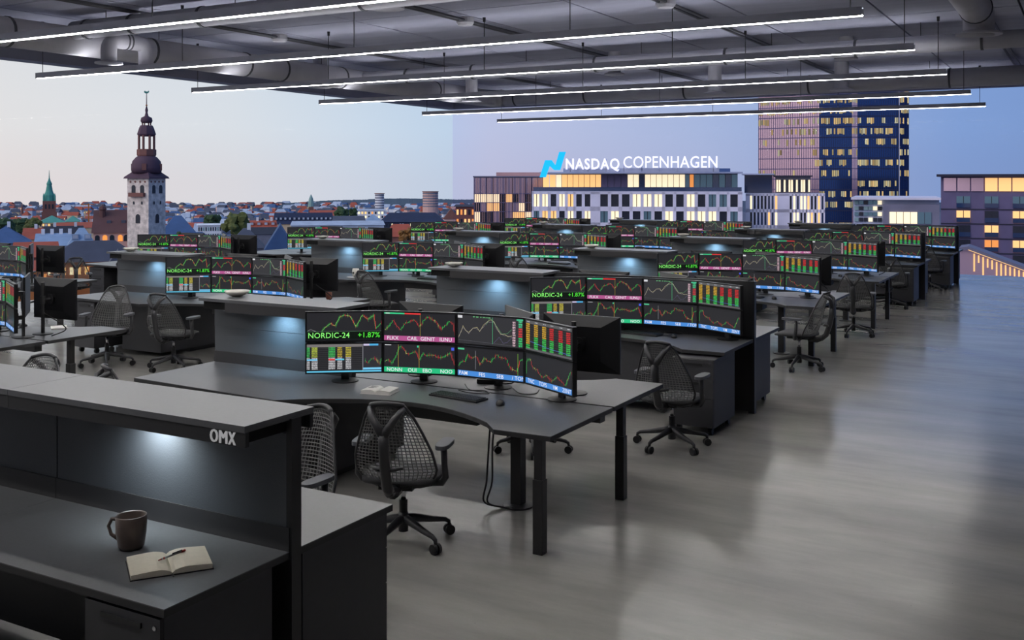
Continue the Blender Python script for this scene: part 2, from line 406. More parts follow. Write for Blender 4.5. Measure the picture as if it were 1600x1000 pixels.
def bench(xr, yc, label, closed=False, shelf=True, power=TASK_POWER, left=-3.76, ped=False):
    t = thing('trading_bench', label, 'desk', (xr, yc, 0), group='double-sided trading benches')
    no = near_outline(left=left)
    obj('worktop', shared(('wn', left), lambda: MB().prism(no, TOPZ-.004, TOPZ).mesh('worktop', 'laminate')), t)
    obj('worktop', shared(('wf', left), lambda: MB().prism(mirror(no), TOPZ-.004, TOPZ).mesh('worktop', 'laminate')), t)
    obj('edge_board', shared(('en', left), lambda: MB().prism(no, TOPZ-TH, TOPZ-.004).mesh('edge_board', 'edge')), t)
    obj('edge_board', shared(('ef', left), lambda: MB().prism(mirror(no), TOPZ-TH, TOPZ-.004).mesh('edge_board', 'edge')), t)
    lm = shared('leg', lambda: (lambda b: (b.box(-.034, .034, -.034, .034, .0, .46), b.box(-.028, .028, -.028, .028, .46, TOPZ-TH), b)[2])(MB()).mesh('leg', 'black_metal', bevel=.004))
    cm = shared('lift', lambda: (lambda b: (b.lathe([(.11, 0), (.11, .012), (.05, .02)], 20), b.box(-.04, .04, -.04, .04, .02, TOPZ-TH), b)[2])(MB()).mesh('lift_column', 'black_metal'))
    if not closed:
        for y in (-.92, .34): obj('leg', lm, t, (-.09, y, 0))
        obj('lift_column', cm, t, (-.66, -.17, 0))
        obj('beam', shared('beam', lambda: MB().box(-1.9, -.06, -.04, .04, TOPZ-TH-.07, TOPZ-TH).mesh('beam', 'black_metal')), t, (0, -.05, 0))
        obj('cable_tray', shared('ctray', lambda: MB().box(-1.5, -.85, -.42, -.2, TOPZ-TH-.11, TOPZ-TH-.02).mesh('cable_tray', 'black_plastic')), t)
        obj('cable_tray', shared('ctray', None), t, (0, .62, 0))
    else:
        obj('spine_wall', shared(('sw', left), lambda: MB().box(-2.2, .005, -.02, .02, .02, 1.31).mesh('spine_wall', 'edge')), t)
        obj('leg', shared('panel_leg', lambda: MB().box(-.05, .012, -.03, .03, .0, 1.312).mesh('leg', 'black_metal')), t)
        obj('modesty_panel', shared('modc', lambda: MB().box(-2.2, -.5, -.5, -.47, .12, TOPZ-TH).mesh('modesty_panel', 'cabinet')), t)
    # storage under the left half
    def store(s): return MB().box(left+.06+s*.76, left+.06+s*.76+.73, -.1 if (ped and s == 0) else -.62, .62, .06, TOPZ-TH-.012).mesh('storage_cabinet', 'cabinet')
    for s in (0, 1): obj('storage_cabinet', shared(('store', left, s, ped), lambda: store(s)), t)
    obj('plinth', shared(('plinth', left, ped), lambda: MB().box(left+.1, left+1.5, -.08 if ped else -.58, .58, 0, .06).mesh('plinth', 'black_plastic')), t)
    if shelf:
        shelf_parts(t, left, left+1.5)
        spine_panels(t, left+.0, left+1.5)
        lamp_under(t, left+.82, -1, power, BLUE)
        lamp_under(t, left+.82, 1, power, BLUE)
    return t

def pedestal_proto():
    t = thing('drawer_pedestal', 'x', 'drawer unit')
    part('body', MB().box(-.2, .2, -.3, .31, .075, .69), 'cabinet', t)
    for i, (z0, z1) in enumerate(((.08, .34), (.345, .515), (.52, .685))):
        d = part('drawer', MB().box(-.198, .198, -.318, -.3, z0, z1), 'cabinet', t)
        part('handle', MB().box(-.1, .1, -.326, -.318, z1-.055, z1-.03), 'black_metal', d)
    part('lock', MB().tube([(.165, -.324, .655), (.165, -.316, .655)], .009, 10), 'chrome', t)
    for x in (-.15, .15):
        for y in (-.24, .25):
            part('caster', MB().tube([(x-.016, y, .035), (x+.016, y, .035)], .035, 14).box(x-.02, x+.02, y-.02, y+.02, .05, .076), 'black_plastic', t)
    return t
PED = pedestal_proto(); ped_used = [False]
def pedestal(x, y, rz, label):
    if not ped_used[0]:
        ped_used[0] = True; PED.location = (x, y, 0); PED.rotation_euler = (0,0,rz); PED['label'] = label; PED['group'] = 'drawer pedestals under the benches'; return PED
    return dup(PED, (x, y, 0), rz, label, 'drawer pedestals under the benches')

ORD = ['front', 'first', 'second', 'third', 'fourth', 'fifth', 'sixth']
COLN = {1: 'aisle-side', 2: 'middle', 3: 'window-side'}
ROWY = {1: 6.56, 2: 10.1, 3: 13.97, 4: 17.75, 5: 21.45, 6: 25.0}
XR1 = {1: -2.89, 2: -2.93, 3: -2.97, 4: -2.9, 5: -2.85, 6: -2.62}
XR2 = {1: -8.93, 2: -8.40, 3: -8.12, 4: -7.72, 5: -7.7, 6: -7.3}
XR3 = {2: -13.8, 3: -13.45, 4: -13.1, 5: -12.4, 6: -11.75}
UNITS = [(1, r, XR1[r]) for r in range(1, 7)]+[(2, r, XR2[r]) for r in range(1, 7)]+[(3, r, XR3[r]) for r in range(2, 7)]
CLOSED = {(1, 2), (1, 5), (1, 6)}
def where(c, r): return '%s %s bench' % (ORD[r], COLN[c])
for c, r, xr in UNITS:
    bench(xr, ROWY[r], 'dark double-sided trading bench, %s from the camera in the %s column' % (ORD[r], COLN[c]), closed=(c, r) in CLOSED, shelf=c < 3,
          left=-3.76 if c < 3 else -3.3, ped=(c, r) not in CLOSED and (c > 1 or r == 3))
    if (c, r) in CLOSED:
        pedestal(xr-.24, ROWY[r]-.82, 0, 'near-side drawer pedestal at aisle end of %s' % where(c, r))
        pedestal(xr-.24, ROWY[r]+.42, math.pi, 'far-side drawer pedestal at aisle end of %s' % where(c, r))
    elif c > 1 or r in (3,):
        pedestal(xr-(3.38 if c < 3 else 2.92), ROWY[r]-.56, 0, 'drawer pedestal at left end of %s' % where(c, r))

# front bench with the OMX lettering
t0 = thing('front_trading_bench', 'dark foreground bench with raised shelf lettered OMX and lit back panel', 'desk', (-2.95, 3.37, 0))
for i, (a, b) in enumerate(((-1.5, 0), (-3.0, -1.503), (-4.5, -3.003))):
    for s in (-1, 1):
        y0, y1 = sorted((s*.72 if s < 0 else .69, s*.02))
        part('worktop', MB().box(a, b, y0, y1, TOPZ-.004, TOPZ), 'laminate', t0)
        part('edge_board', MB().box(a, b, y0, y1, TOPZ-TH, TOPZ-.004), 'edge', t0)
    part('shelf_top', MB().box(a, b, -.31, .11, 1.295, 1.322), 'laminate', t0)
    fb = MB().box(a, b, -.305, -.285, 1.235, 1.295); fb.box(a, b, .085, .105, 1.235, 1.295); fb.box(a, b-(.05 if i == 0 else 0), -.285, .085, 1.235, 1.243)
    part('shelf_fascia', fb, 'edge', t0)
    part('shelf_shade_block', MB().box(a, b-.03, -.284, .084, 1.244, 1.294), 'recess_shade', t0)  # solid black filler painting the shade of the open shelf end
    part('base_strip', MB().box(a, b, -.05, -.022, TOPZ, TOPZ+.1), 'fascia', t0)
    part('panel', MB().box(a+.003, b-.003, -.042, -.014, TOPZ+.1, 1.235), 'panel', t0)
    part('rear_panel', MB().box(a, b, -.014, .012, .05, 1.235), 'edge', t0)
part('end_post', MB().box(-.018, .012, -.045, .015, 0, 1.3), 'black_metal', t0)
# letters stand on the shelf fascia, facing the camera side
lt = obj('lettering', MB().box(-.19, -.05, -.3055, -.305, 1.24, 1.245).mesh('lettering', 'edge'), t0)
for ch_, xa, wl in (('O', -.193, .045), ('M', -.142, .046), ('X', -.092, .041)):
    v, f, w_ = text_geo(ch_, .083, 0.0, .02); lm2 = MB()
    for q in (0, .0025, .005): lm2.add([(xa+q+x*(wl-.005)/w_, -.3065-z-q*.02, 1.240+y*.9) for x, y, z in v], f)
    part('letter', lm2, 'letter_white', lt)
for x in (-.76,): lamp_under(t0, x, -1, 22.0, WHITE, 1.235)
for x in (-2.4,): lamp_under(t0, x, -1, 3.0, WHITE, 1.235)
part('modesty_panel', MB().box(-4.5, -.5, -.12, -.1, .1, TOPZ-TH), 'black_plastic', t0)
for s, (y0, y1), nm in ((-1, (-.70, -.13), 'near'), (1, (.06, .66), 'far')):
    q = thing('end_cabinet', 'tall dark end cabinet under the %s side of the OMX bench' % nm, 'cabinet', (-2.97, 3.37, 0), group='end cabinets of the front bench')
    part('body', MB().box(-.42, 0, y0, y1, .07, .70), 'cabinet', q)
    part('plinth', MB().box(-.40, -.02, y0+.02, y1-.02, 0, .07), 'black_plastic', q)
    yf = y0-.016 if s < 0 else y1
    for z0, z1 in ((.08, .36), (.365, .53), (.535, .695)):
        d = part('drawer', MB().box(-.415, -.005, yf, yf+.016, z0, z1), 'cabinet', q)
        part('handle', MB().box(-.32, -.1, yf-.008 if s < 0 else yf+.016, yf if s < 0 else yf+.024, z1-.05, z1-.03), 'black_metal', d)
    part('lock', MB().tube([(-.03, yf-.006, .66), (-.03, yf+.02, .66)], .009, 10), 'chrome', q)

# ------------------------------------------------------------------ screens
SW, SH = .568, .216
G, RD, BGC, YL, WH = L(70, 215, 95), L(225, 62, 62), L(37, 37, 41), L(222, 214, 120), L(214, 214, 218)
class Scr:
    def __init__(s, bgc=BGC): s.b = MB(); s.l = 0; s.q(0, 0, 1, 1, bgc)
    def q(s, u0, v0, u1, v1, col, lay=None):
        y = -.0003*(s.l if lay is None else lay)
        x = lambda u: (u-.5)*SW
        z = lambda vv: (vv-.5)*SH
        s.b.quad((x(u0), y, z(v0)), (x(u1), y, z(v0)), (x(u1), y, z(v1)), (x(u0), y, z(v1)), col)
    def line(s, pts, wd, col, lay=2):
        y = -.0003*lay
        for (u0, v0), (u1, v1) in zip(pts, pts[1:]):
            a = Vector(((u0-.5)*SW, (v0-.5)*SH)); b = Vector(((u1-.5)*SW, (v1-.5)*SH)); d = (b-a)
            if d.length < 1e-6: continue
            n = Vector((-d.y, d.x)).normalized()*wd/2
            s.b.quad((a.x+n.x, y, a.y+n.y), (a.x-n.x, y, a.y-n.y), (b.x-n.x, y, b.y-n.y), (b.x+n.x, y, b.y+n.y), col)
    def candles(s, keys, n, seed, v0=0.0, v1=1.0, wd=.0029, lay=2, br=1.0):
        rnd = random.Random(seed); prev = None
        for i in range(n):
            u = keys[0][0]+(keys[-1][0]-keys[0][0])*i/(n-1)
            for (a, va), (b, vb) in zip(keys, keys[1:]):
                if a <= u <= b+1e-9: vv = va+(vb-va)*(u-a)/max(b-a, 1e-6); break
            vv = v0+(v1-v0)*(vv+rnd.uniform(-.025, .025))
            if prev is not None:
                lo, hi = min(prev, vv), max(prev, vv)
                if hi-lo < .03: m_ = (hi+lo)/2; lo, hi = m_-.016, m_+.016
                up = vv >= prev
                col = G if up else RD
                if rnd.random() < .16: col = YL if rnd.random() < .6 else (RD if up else G)
                s.q(u-wd/SW/2, lo, u+wd/SW/2, min(hi, .985), col, lay)
                if rnd.random() < .55:
                    s.q(u-.0004/SW, max(lo-rnd.uniform(.02, .07), 0.01), u+.0004/SW, min(hi+rnd.uniform(.02, .07), .985), col, lay)
            prev = vv
        return s
    def text(s, tx, u, v, size, col, bold=0.0, lay=5):
        vv, ff, w_ = text_geo(tx, size*SH, bold)
        x0, z0 = (u-.5)*SW, (v-.5)*SH
        s.b.add([(x0+a, -.0003*lay, z0+b) for a, b, c in vv], ff, col)
    def marks(s, u0, u1, v0, v1, rows, col, seed, fill=1.0, lay=3):
        rnd = random.Random(seed); rh = (v1-v0)/rows; n = max(3, int((u1-u0)*SW/.0052))
        for r in range(rows):
            c = col(r/rows) if callable(col) else col
            for j in range(n):
                if rnd.random() > fill: continue
                a = u0+(u1-u0)*j/n; bb = a+(u1-u0)/n*.72
                zb = v0+r*rh+rh*.14; k_ = rnd.random()
                if k_ < .4: s.q(a, zb, bb, zb+rh*.72, c, lay)
                elif k_ < .7: s.q(a, zb, (a+bb)/2, zb+rh*.72, c, lay); s.q((a+bb)/2, zb+rh*.45, bb, zb+rh*.72, c, lay)
                else: s.q(a, zb+rh*.4, bb, zb+rh*.72, c, lay); s.q((a+bb)/2, zb, bb, zb+rh*.4, c, lay)
    def mesh(s, nm): return s.b.mesh(nm, 'screen_glow')
def banner(s, col, words, v1=.175, size=.185):
    s.q(0, 0, 1, v1, col, 3)
    for u, w_ in words: s.text(w_, u, .028, size, L(236, 236, 242), .004)
SCR = {}
s = Scr(); s.line([(.01, .36), (.05, .41), (.09, .37), (.13, .32)], .0012, WH)
s.candles([(.19, .30), (.24, .5), (.31, .62), (.37, .52), (.44, .85), (.5, .92), (.58, .87), (.66, .46), (.74, .93), (.81, .74), (.895, .9), (.92, .42), (1, .62)], 62, 1)
s.line([(.19, .3), (.24, .47), (.31, .6), (.37, .53), (.44, .83), (.5, .9), (.58, .86), (.655, .5), (.74, .9), (.81, .76), (.895, .88), (.92, .46)], .0008, YL)
s.q(0, 0, 1, .06, L(22, 24, 28), 3); s.q(0, .06, 1, .33, L(6, 16, 9), 3); s.line([(0, .33), (1, .33)], .001, L(120, 170, 130), 4)
s.text('NORDIC-24', .02, .1, .275, L(140, 245, 120), .006); s.text('+1.87%', .685, .105, .262, L(90, 240, 70), .004); SCR[0] = s
s = Scr(); s.candles([(0, .34), (.06, .5), (.12, .72), (.22, .36), (.3, .64), (.42, .76), (.5, .52), (.6, .88), (.72, .74), (.8, .44), (.92, .74), (.965, .68), (1, .26)], 70, 2)
s.q(.51, .16, .514, .94, L(170, 150, 60), 2); s.q(.0, .945, .29, .995, L(60, 205, 140), 4); s.q(.29, .945, .52, .995, L(225, 58, 58), 4); s.q(.02, .955, .08, .985, WH, 5)
banner(s, L(176, 84, 140), ((.045, 'FLKX'), (.33, 'CAIL'), (.52, 'GENIT'), (.79, 'IUNU'))); SCR[1] = s
s = Scr(L(50, 50, 54))
lp = [(.01, .22), (.05, .4), (.08, .62), (.12, .46), (.17, .4), (.24, .56), (.3, .6), (.34, .46), (.4, .7), (.46, .82), (.51, .9), (.56, .84), (.6, .66), (.66, .42), (.72, .44), (.77, .36), (.83, .4)]
s.line(lp, .0014, L(230, 220, 160)); s.line([(u, v*.93+(.05 if i % 2 else -.02)) for i, (u, v) in enumerate(lp)], .001, L(200, 190, 200), 3)
s.line([(.44, .7), (.5, .97), (.56, .8), (.62, .62), (.68, .44), (.76, .46), (.83, .62)], .0012, L(120, 200, 140), 4)
s.line([(.55, .08), (.64, .32), (.7, .12), (.76, .16), (.83, .34)], .001, L(130, 120, 170), 4)
s.q(.535, .06, .54, .98, L(80, 190, 130), 2); s.q(0, .89, .07, .985, WH, 4); s.line([(0, .12), (.85, .06)], .0008, L(130, 130, 140)); s.marks(.24, .5, .93, .98, 1, lambda r: L(120, 220, 140), 4, .8)
s.marks(.84, .885, .03, .9, 10, lambda r: L(225, 190, 200), 5); s.marks(.93, .985, .03, .93, 11, lambda r: (L(60, 220, 120) if r < .35 else RD if r < .7 else L(80, 220, 150)), 6); s.q(.9, .93, 1, .985, L(70, 190, 140), 3); SCR[2] = s
s = Scr(L(30, 30, 33)); s.q(0, .89, 1, 1, L(88, 88, 90), 2); s.q(0, 0, 1, .07, L(92, 92, 94), 2)
for r in range(10): s.q(0, .09+r*.081, 1, .095+r*.081, L(84, 84, 88), 1)
for i, u in enumerate((.01, .19, .37, .53, .72, .88)):
    tops = [L(226, 178, 52)]*3+[L(226, 46, 48)]*3
    s.marks(u, u+.085, .04+.01*i, .9-.01*i, 12, (lambda tc_, i_: (lambda r: tc_ if r > (.12, .42, .42, .48, .46, .46)[i_] else L(62, 210, 88)))(tops[i], i), 20+i)
    s.marks(u+.02, u+.08, .93, .97, 1, WH, 40+i, .8)
s.line([(.1, .3), (.45, .2), (.98, .13)], .002, L(90, 120, 220), 4); SCR[3] = s
s = Scr(L(33, 33, 36)); s.q(0, .9, .74, 1, L(120, 116, 116), 2)
for r in range(12): s.q(0, .1+r*.068, .74, .106+r*.068, L(88, 88, 92), 1)
for i, (u0, u1) in enumerate(((.0, .04), (.065, .145), (.29, .38), (.41, .475), (.52, .595))):
    tc_ = (L(70, 200, 100), L(190, 205, 80), L(70, 200, 100), L(205, 180, 60), L(215, 200, 70))[i]
    s.marks(u0, u1, .1, .9, 13, (lambda q_: (lambda r: q_ if r > .5 else WH))(tc_), 60+i)
s.q(0, .42, .14, .475, L(120, 200, 240), 4); s.q(.29, .43, .38, .48, RD, 4); s.q(.38, .43, .5, .48, L(90, 190, 220), 4)
s.q(.745, 0, .755, 1, L(130, 130, 136), 3); s.q(.755, .05, 1, 1, L(46, 46, 52), 2); s.q(.76, .93, .84, 1, L(200, 190, 220), 4); s.q(.84, .93, .96, 1, L(80, 170, 220), 4)
s.candles([(.77, .42), (.81, .32), (.86, .46), (.91, .48), (.97, .28), (1, .5)], 16, 9, lay=4, wd=.0026); s.q(.755, .08, 1, .15, L(120, 200, 240), 4); s.q(0, 0, 1, .05, L(100, 200, 235), 4); SCR[4] = s
s = Scr(); s.candles([(0, .36), (.05, .44), (.11, .3), (.17, .6), (.21, .88), (.25, .92), (.31, .68), (.36, .66), (.44, .78), (.5, .46), (.54, .7), (.6, .62), (.68, .66), (.78, .56), (.86, .64), (.93, .76), (.97, .5), (1, .3)], 72, 3)
s.q(.2, .16, .204, .98, L(190, 160, 60), 2); s.q(.495, .16, .5, .98, L(190, 160, 60), 2); s.q(.47, .9, .49, .97, L(60, 200, 150), 4); s.q(.95, .84, .99, .94, L(70, 90, 220), 4); s.q(.01, .95, .1, .97, WH, 3)
banner(s, L(40, 190, 128), ((.04, 'NONN'), (.34, 'OUI'), (.55, 'EBO'), (.8, 'NOO')), .18); SCR[5] = s
s = Scr(); s.candles([(.0, .34), (.06, .5), (.1, .48), (.15, .74), (.22, .62), (.28, .72), (.34, .44), (.4, .68), (.5, .54), (.6, .86), (.64, .74), (.74, .76), (.78, .46), (.83, .38), (.9, .33), (.94, .7), (1, .8)], 68, 4)
s.q(.27, .25, .28, .9, L(110, 110, 116), 1); s.q(.915, .18, .921, .93, L(120, 170, 60), 1); s.q(.0, .9, .1, .96, L(80, 190, 140), 3)
banner(s, L(72, 138, 214), ((.02, 'PAM'), (.33, 'FES'), (.6, 'SEB'), (.83, '/ TON')), .18); SCR[6] = s
s = Scr(); s.candles([(.0, .3), (.02, .76), (.1, .82), (.14, .56), (.26, .52), (.32, .36), (.38, .3), (.44, .44), (.56, .26), (.68, .46), (.76, .34), (.85, .24), (.96, .76), (1, .62)], 56, 5)
banner(s, L(72, 138, 214), ((.05, 'TNC'), (.3, 'TOPS'), (.6, 'VM'), (.8, 'ZENT')), .18); SCR[7] = s
SCRM = {i: SCR[i].mesh('screen_content') for i in SCR}
DESC = ['green price banner', 'magenta ticker strip', 'pale line chart', 'red and amber figures', 'yellow and green figures table', 'green ticker strip', 'blue strip and rising chart', 'blue strip and falling chart']
HW, HH = .592, .238
hous = MB().box(-HW/2, HW/2, .002, .03, -HH/2, HH/2)
hous.box(-HW/2, HW/2, -.006, .002, HH/2-.0105, HH/2); hous.box(-HW/2, HW/2, -.006, .002, -HH/2, -HH/2+.0105)
hous.box(-HW/2, -HW/2+.0115, -.006, .002, -HH/2+.0105, HH/2-.0105); hous.box(HW/2-.0115, HW/2, -.006, .002, -HH/2+.0105, HH/2-.0105)
hous = hous.mesh('housing', 'housing')
backm = MB().box(-.13, .13, .03, .045, -.08, .08).mesh('back_cover', 'black_plastic')
mount = MB().box(-.05, .05, .045, .07, -.05, .05).mesh('mount_plate', 'black_metal')
# columns of the arc: end points (offset from bench right end / centre line)
ARC = [(-2.38, -.44), (-1.90, -.10), (-1.33, .07), (-.737, .07), (-.21, -.20)]
POSN = ['leftmost', 'second from left', 'third from left', 'rightmost']
ZL, ZU = .94, 1.183
def stand_mesh():
    b = MB().lathe([(.105, TOPZ), (.105, TOPZ+.008), (.03, TOPZ+.014)], 24)
    return b.mesh('base_plate', 'black_metal')
STB = stand_mesh()
STP = MB().box(-.03, .03, -.012, .012, TOPZ+.01, 1.2).mesh('pole', 'black_metal')
STA = MB().box(-.025, .025, -.05, -.012, ZL-.02, ZL+.02).box(-.025, .025, -.05, -.012, ZU-.02, ZU+.02).mesh('arm', 'black_metal')
def near_array(xr, yc, c, r):
    for i in range(4):
        (x0, y0), (x1, y1) = ARC[i], ARC[i+1]
        cx, cy = xr+(x0+x1)/2, yc+(y0+y1)/2; a = math.atan2(y1-y0, x1-x0)
        for up in (0, 1):
            kind = i if up else 4+i
            m = thing('monitor', '%s monitor with %s, %s on %s' % ('upper' if up else 'lower', DESC[kind], POSN[i], where(c, r)), 'monitor', (cx, cy, ZU if up else ZL), a, 'chart monitors in stacked arrays')
            obj('housing', hous, m); obj('screen', SCRM[kind], m, (0, -.0005, 0)); obj('back_cover', backm, m); obj('mount_plate', mount, m)
        nx, ny = -math.sin(a), math.cos(a)
        st = thing('monitor_stand', 'black twin-monitor stand, %s on %s' % (POSN[i], where(c, r)), 'monitor stand', (cx+nx*.12, cy+ny*.12, 0), a, 'stands of the stacked monitors')
        obj('base_plate', STB, st); obj('pole', STP, st); obj('arm', STA, st)
# far side: three larger single monitors facing away, on arm poles
BW, BH = .62, .42
bh = MB().box(-BW/2, BW/2, 0, .02, -BH/2, BH/2)
bh.add([(-BW/2+.0, .02, -BH/2), (BW/2, .02, -BH/2), (BW/2, .02, BH/2), (-BW/2, .02, BH/2), (-.17, .055, -.12), (.17, .055, -.12), (.17, .055, .13), (-.17, .055, .13)],
       [(0,1,5,4),(1,2,6,5),(2,3,7,6),(3,0,4,7),(4,5,6,7)])
bh = bh.mesh('housing', 'housing')
bs_ = MB(); bs_.quad((-BW/2+.012, -.001, -BH/2+.012), (BW/2-.012, -.001, -BH/2+.012), (BW/2-.012, -.001, BH/2-.012), (-BW/2+.012, -.001, BH/2-.012), L(40, 44, 52))
bs_ = bs_.mesh('screen', 'screen_glow')
bm_ = MB().tube([(0, .055, 0), (0, .075, 0)], .05, 16).box(-.05, .05, .055, .062, -.05, .05).mesh('mount_plate', 'black_metal')
FARM = [(-1.85, .50, 0, 'left'), (-1.02, .52, -40, 'angled middle'), (-.45, .44, 3, 'right')]
apole = MB().lathe([(.1, TOPZ), (.1, TOPZ+.008), (.02, TOPZ+.014)], 24).tube([(0,0,TOPZ), (0,0,1.27)], .019, 12)
apole = apole.mesh('pole', 'black_metal')
def far_array(xr, yc, c, r):
    for x, y, dg, wh in FARM:
        m = thing('monitor', 'black monitor seen from behind, %s one on far side of %s' % (wh, where(c, r)), 'monitor', (xr+x, yc+y, 1.09), math.pi+math.radians(dg), 'monitors facing away on the far sides')
        obj('housing', bh, m); obj('screen', bs_, m); obj('mount_plate', bm_, m)
        a = math.pi+math.radians(dg); nx, ny = -math.sin(a), math.cos(a)
        bx_, by_ = xr+x+nx*.16, yc+y+ny*.16
        st = thing('pole_stand', 'black pole with monitor arm, %s one on far side of %s' % (wh, where(c, r)), 'monitor stand', (bx_, by_, 0), a, 'pole stands of the far-side monitors')
        obj('pole', apole, st)
        obj('arm', shared('farm', lambda: MB().tube([(0, 0, 1.09), (0, -.085, 1.09)], .016, 10).tube([(0, 0, 1.05), (0, 0, 1.13)], .028, 12).mesh('arm', 'black_metal')), st)
for c, r, xr in UNITS:
    near_array(xr+(.2 if (c, r) in CLOSED else .06 if r > 1 else 0), ROWY[r]-(.2 if (c, r) in CLOSED else 0), c, r); far_array(xr, ROWY[r], c, r)

# ------------------------------------------------------------------ keyboards, mice, cables
kb = MB().box(-.22, .22, -.07, .07, 0, .014).mesh('case', 'black_plastic', bevel=.003)
kk = MB()
for rr in range(5):
    for cc in range(18):
        if rr == 0 and 4 <= cc <= 9: continue
        kk.box(-.21+cc*.0235, -.21+cc*.0235+.019, -.06+rr*.0245, -.06+rr*.0245+.019, .014, .02)
kk.box(-.21+4*.0235, -.21+10*.0235-.004, -.06, -.041, .014, .02)
kk = kk.mesh('keys', 'keycap')
def mouse_mesh():
    b = bmesh.new(); bmesh.ops.create_uvsphere(b, u_segments=16, v_segments=10, radius=1)
    for v in b.verts: v.co = Vector((v.co.x*.032, v.co.y*.055, max(v.co.z, -.25)*.03+.0075))
    me = bpy.data.meshes.new('shell'); b.to_mesh(me); b.free(); me.materials.append(MATS['black_plastic'])
    for p in me.polygons: p.use_smooth = True
    return me
ms = mouse_mesh(); mwh = MB().tube([(-.004, .03, .0285), (.004, .03, .0285)], .006, 10).mesh('wheel', 'keycap')
for c, r, xr in UNITS:
    y = ROWY[r]
    for side, nm in ((-1, 'near'), (1, 'far')):
        o = thing('keyboard', 'flat black keyboard on %s side of %s' % (nm, where(c, r)), 'keyboard', (xr-1.10 if side < 0 else xr-1.42, y+(-.27 if side < 0 else .50), TOPZ), -.12 if side < 0 else math.pi+.1, 'keyboards on the benches')
        obj('case', kb, o); obj('keys', kk, o)
        o = thing('computer_mouse', 'small black mouse on %s side of %s' % (nm, where(c, r)), 'mouse', (xr-.72 if side < 0 else xr-1.10, y+(-.32 if side < 0 else .52), TOPZ), .5 if side < 0 else 3.4, 'mice on the benches')
        obj('shell', ms, o); obj('wheel', mwh, o)
def cable(label, pts, r=.005):
    P = [Vector(p) for p in pts]; out = []
    for i in range(len(P)-1):
        p0, p1, p2, p3 = P[max(i-1,0)], P[i], P[i+1], P[min(i+2,len(P)-1)]
        for q in range(6):
            t = q/6; out.append(.5*((2*p1)+(p2-p0)*t+(2*p0-5*p1+4*p2-p3)*t*t+(3*p1-p0-3*p2+p3)*t**3))
    out.append(P[-1])
    o = obj('cable', MB().tube(out, r, 6).mesh('cable', 'black_plastic', smooth=True)); return tag(o, label, 'cable')
zt = TOPZ+.006
cable('black cable looping on desk behind keyboard of the first aisle-side bench', [(-4.2, 6.72, zt), (-4.05, 6.55, zt), (-3.95, 6.58, zt), (-3.86, 6.5, zt), (-4.0, 6.46, zt), (-4.12, 6.5, zt)], .004)
cable('black cable curling right of third monitor stand on first aisle-side bench', [(-3.8, 6.76, zt), (-3.66, 6.62, zt), (-3.56, 6.66, zt), (-3.6, 6.8, zt)], .004)
for i, dx in enumerate((0, .03)):
    cable('%s of two black cables hanging beside the lift column to the floor' % ('left' if i == 0 else 'right'),
          [(-3.66+dx, 6.2, .70), (-3.68+dx, 6.2, .45), (-3.71+dx*1.5, 6.22, .2), (-3.72+dx, 6.2, .06), (-3.64+dx, 6.28, .012), (-3.57+dx, 6.3, .012)], .007)
for c, r in ((1, 2), (1, 3), (1, 4), (2, 1), (2, 2)):
    xr = (XR1 if c == 1 else XR2)[r]; y = ROWY[r]
    cable('thin black cable sagging behind monitors of %s' % where(c, r), [(xr-.25, y+.15, .98), (xr-.18, y+.3, .86), (xr-.12, y+.3, .80), (xr-.2, y+.2, zt+.002)], .006)
o = thing('docking_hub', 'small black hub box behind monitors of first aisle-side bench', 'hub', (-4.08, 6.86, TOPZ), .3)
part('box', MB().box(-.08, .08, -.04, .04, 0, .035), 'black_plastic', o, bevel=.005); part('port_strip', MB().box(-.06, .06, -.043, -.04, .012, .024), 'keycap', o)

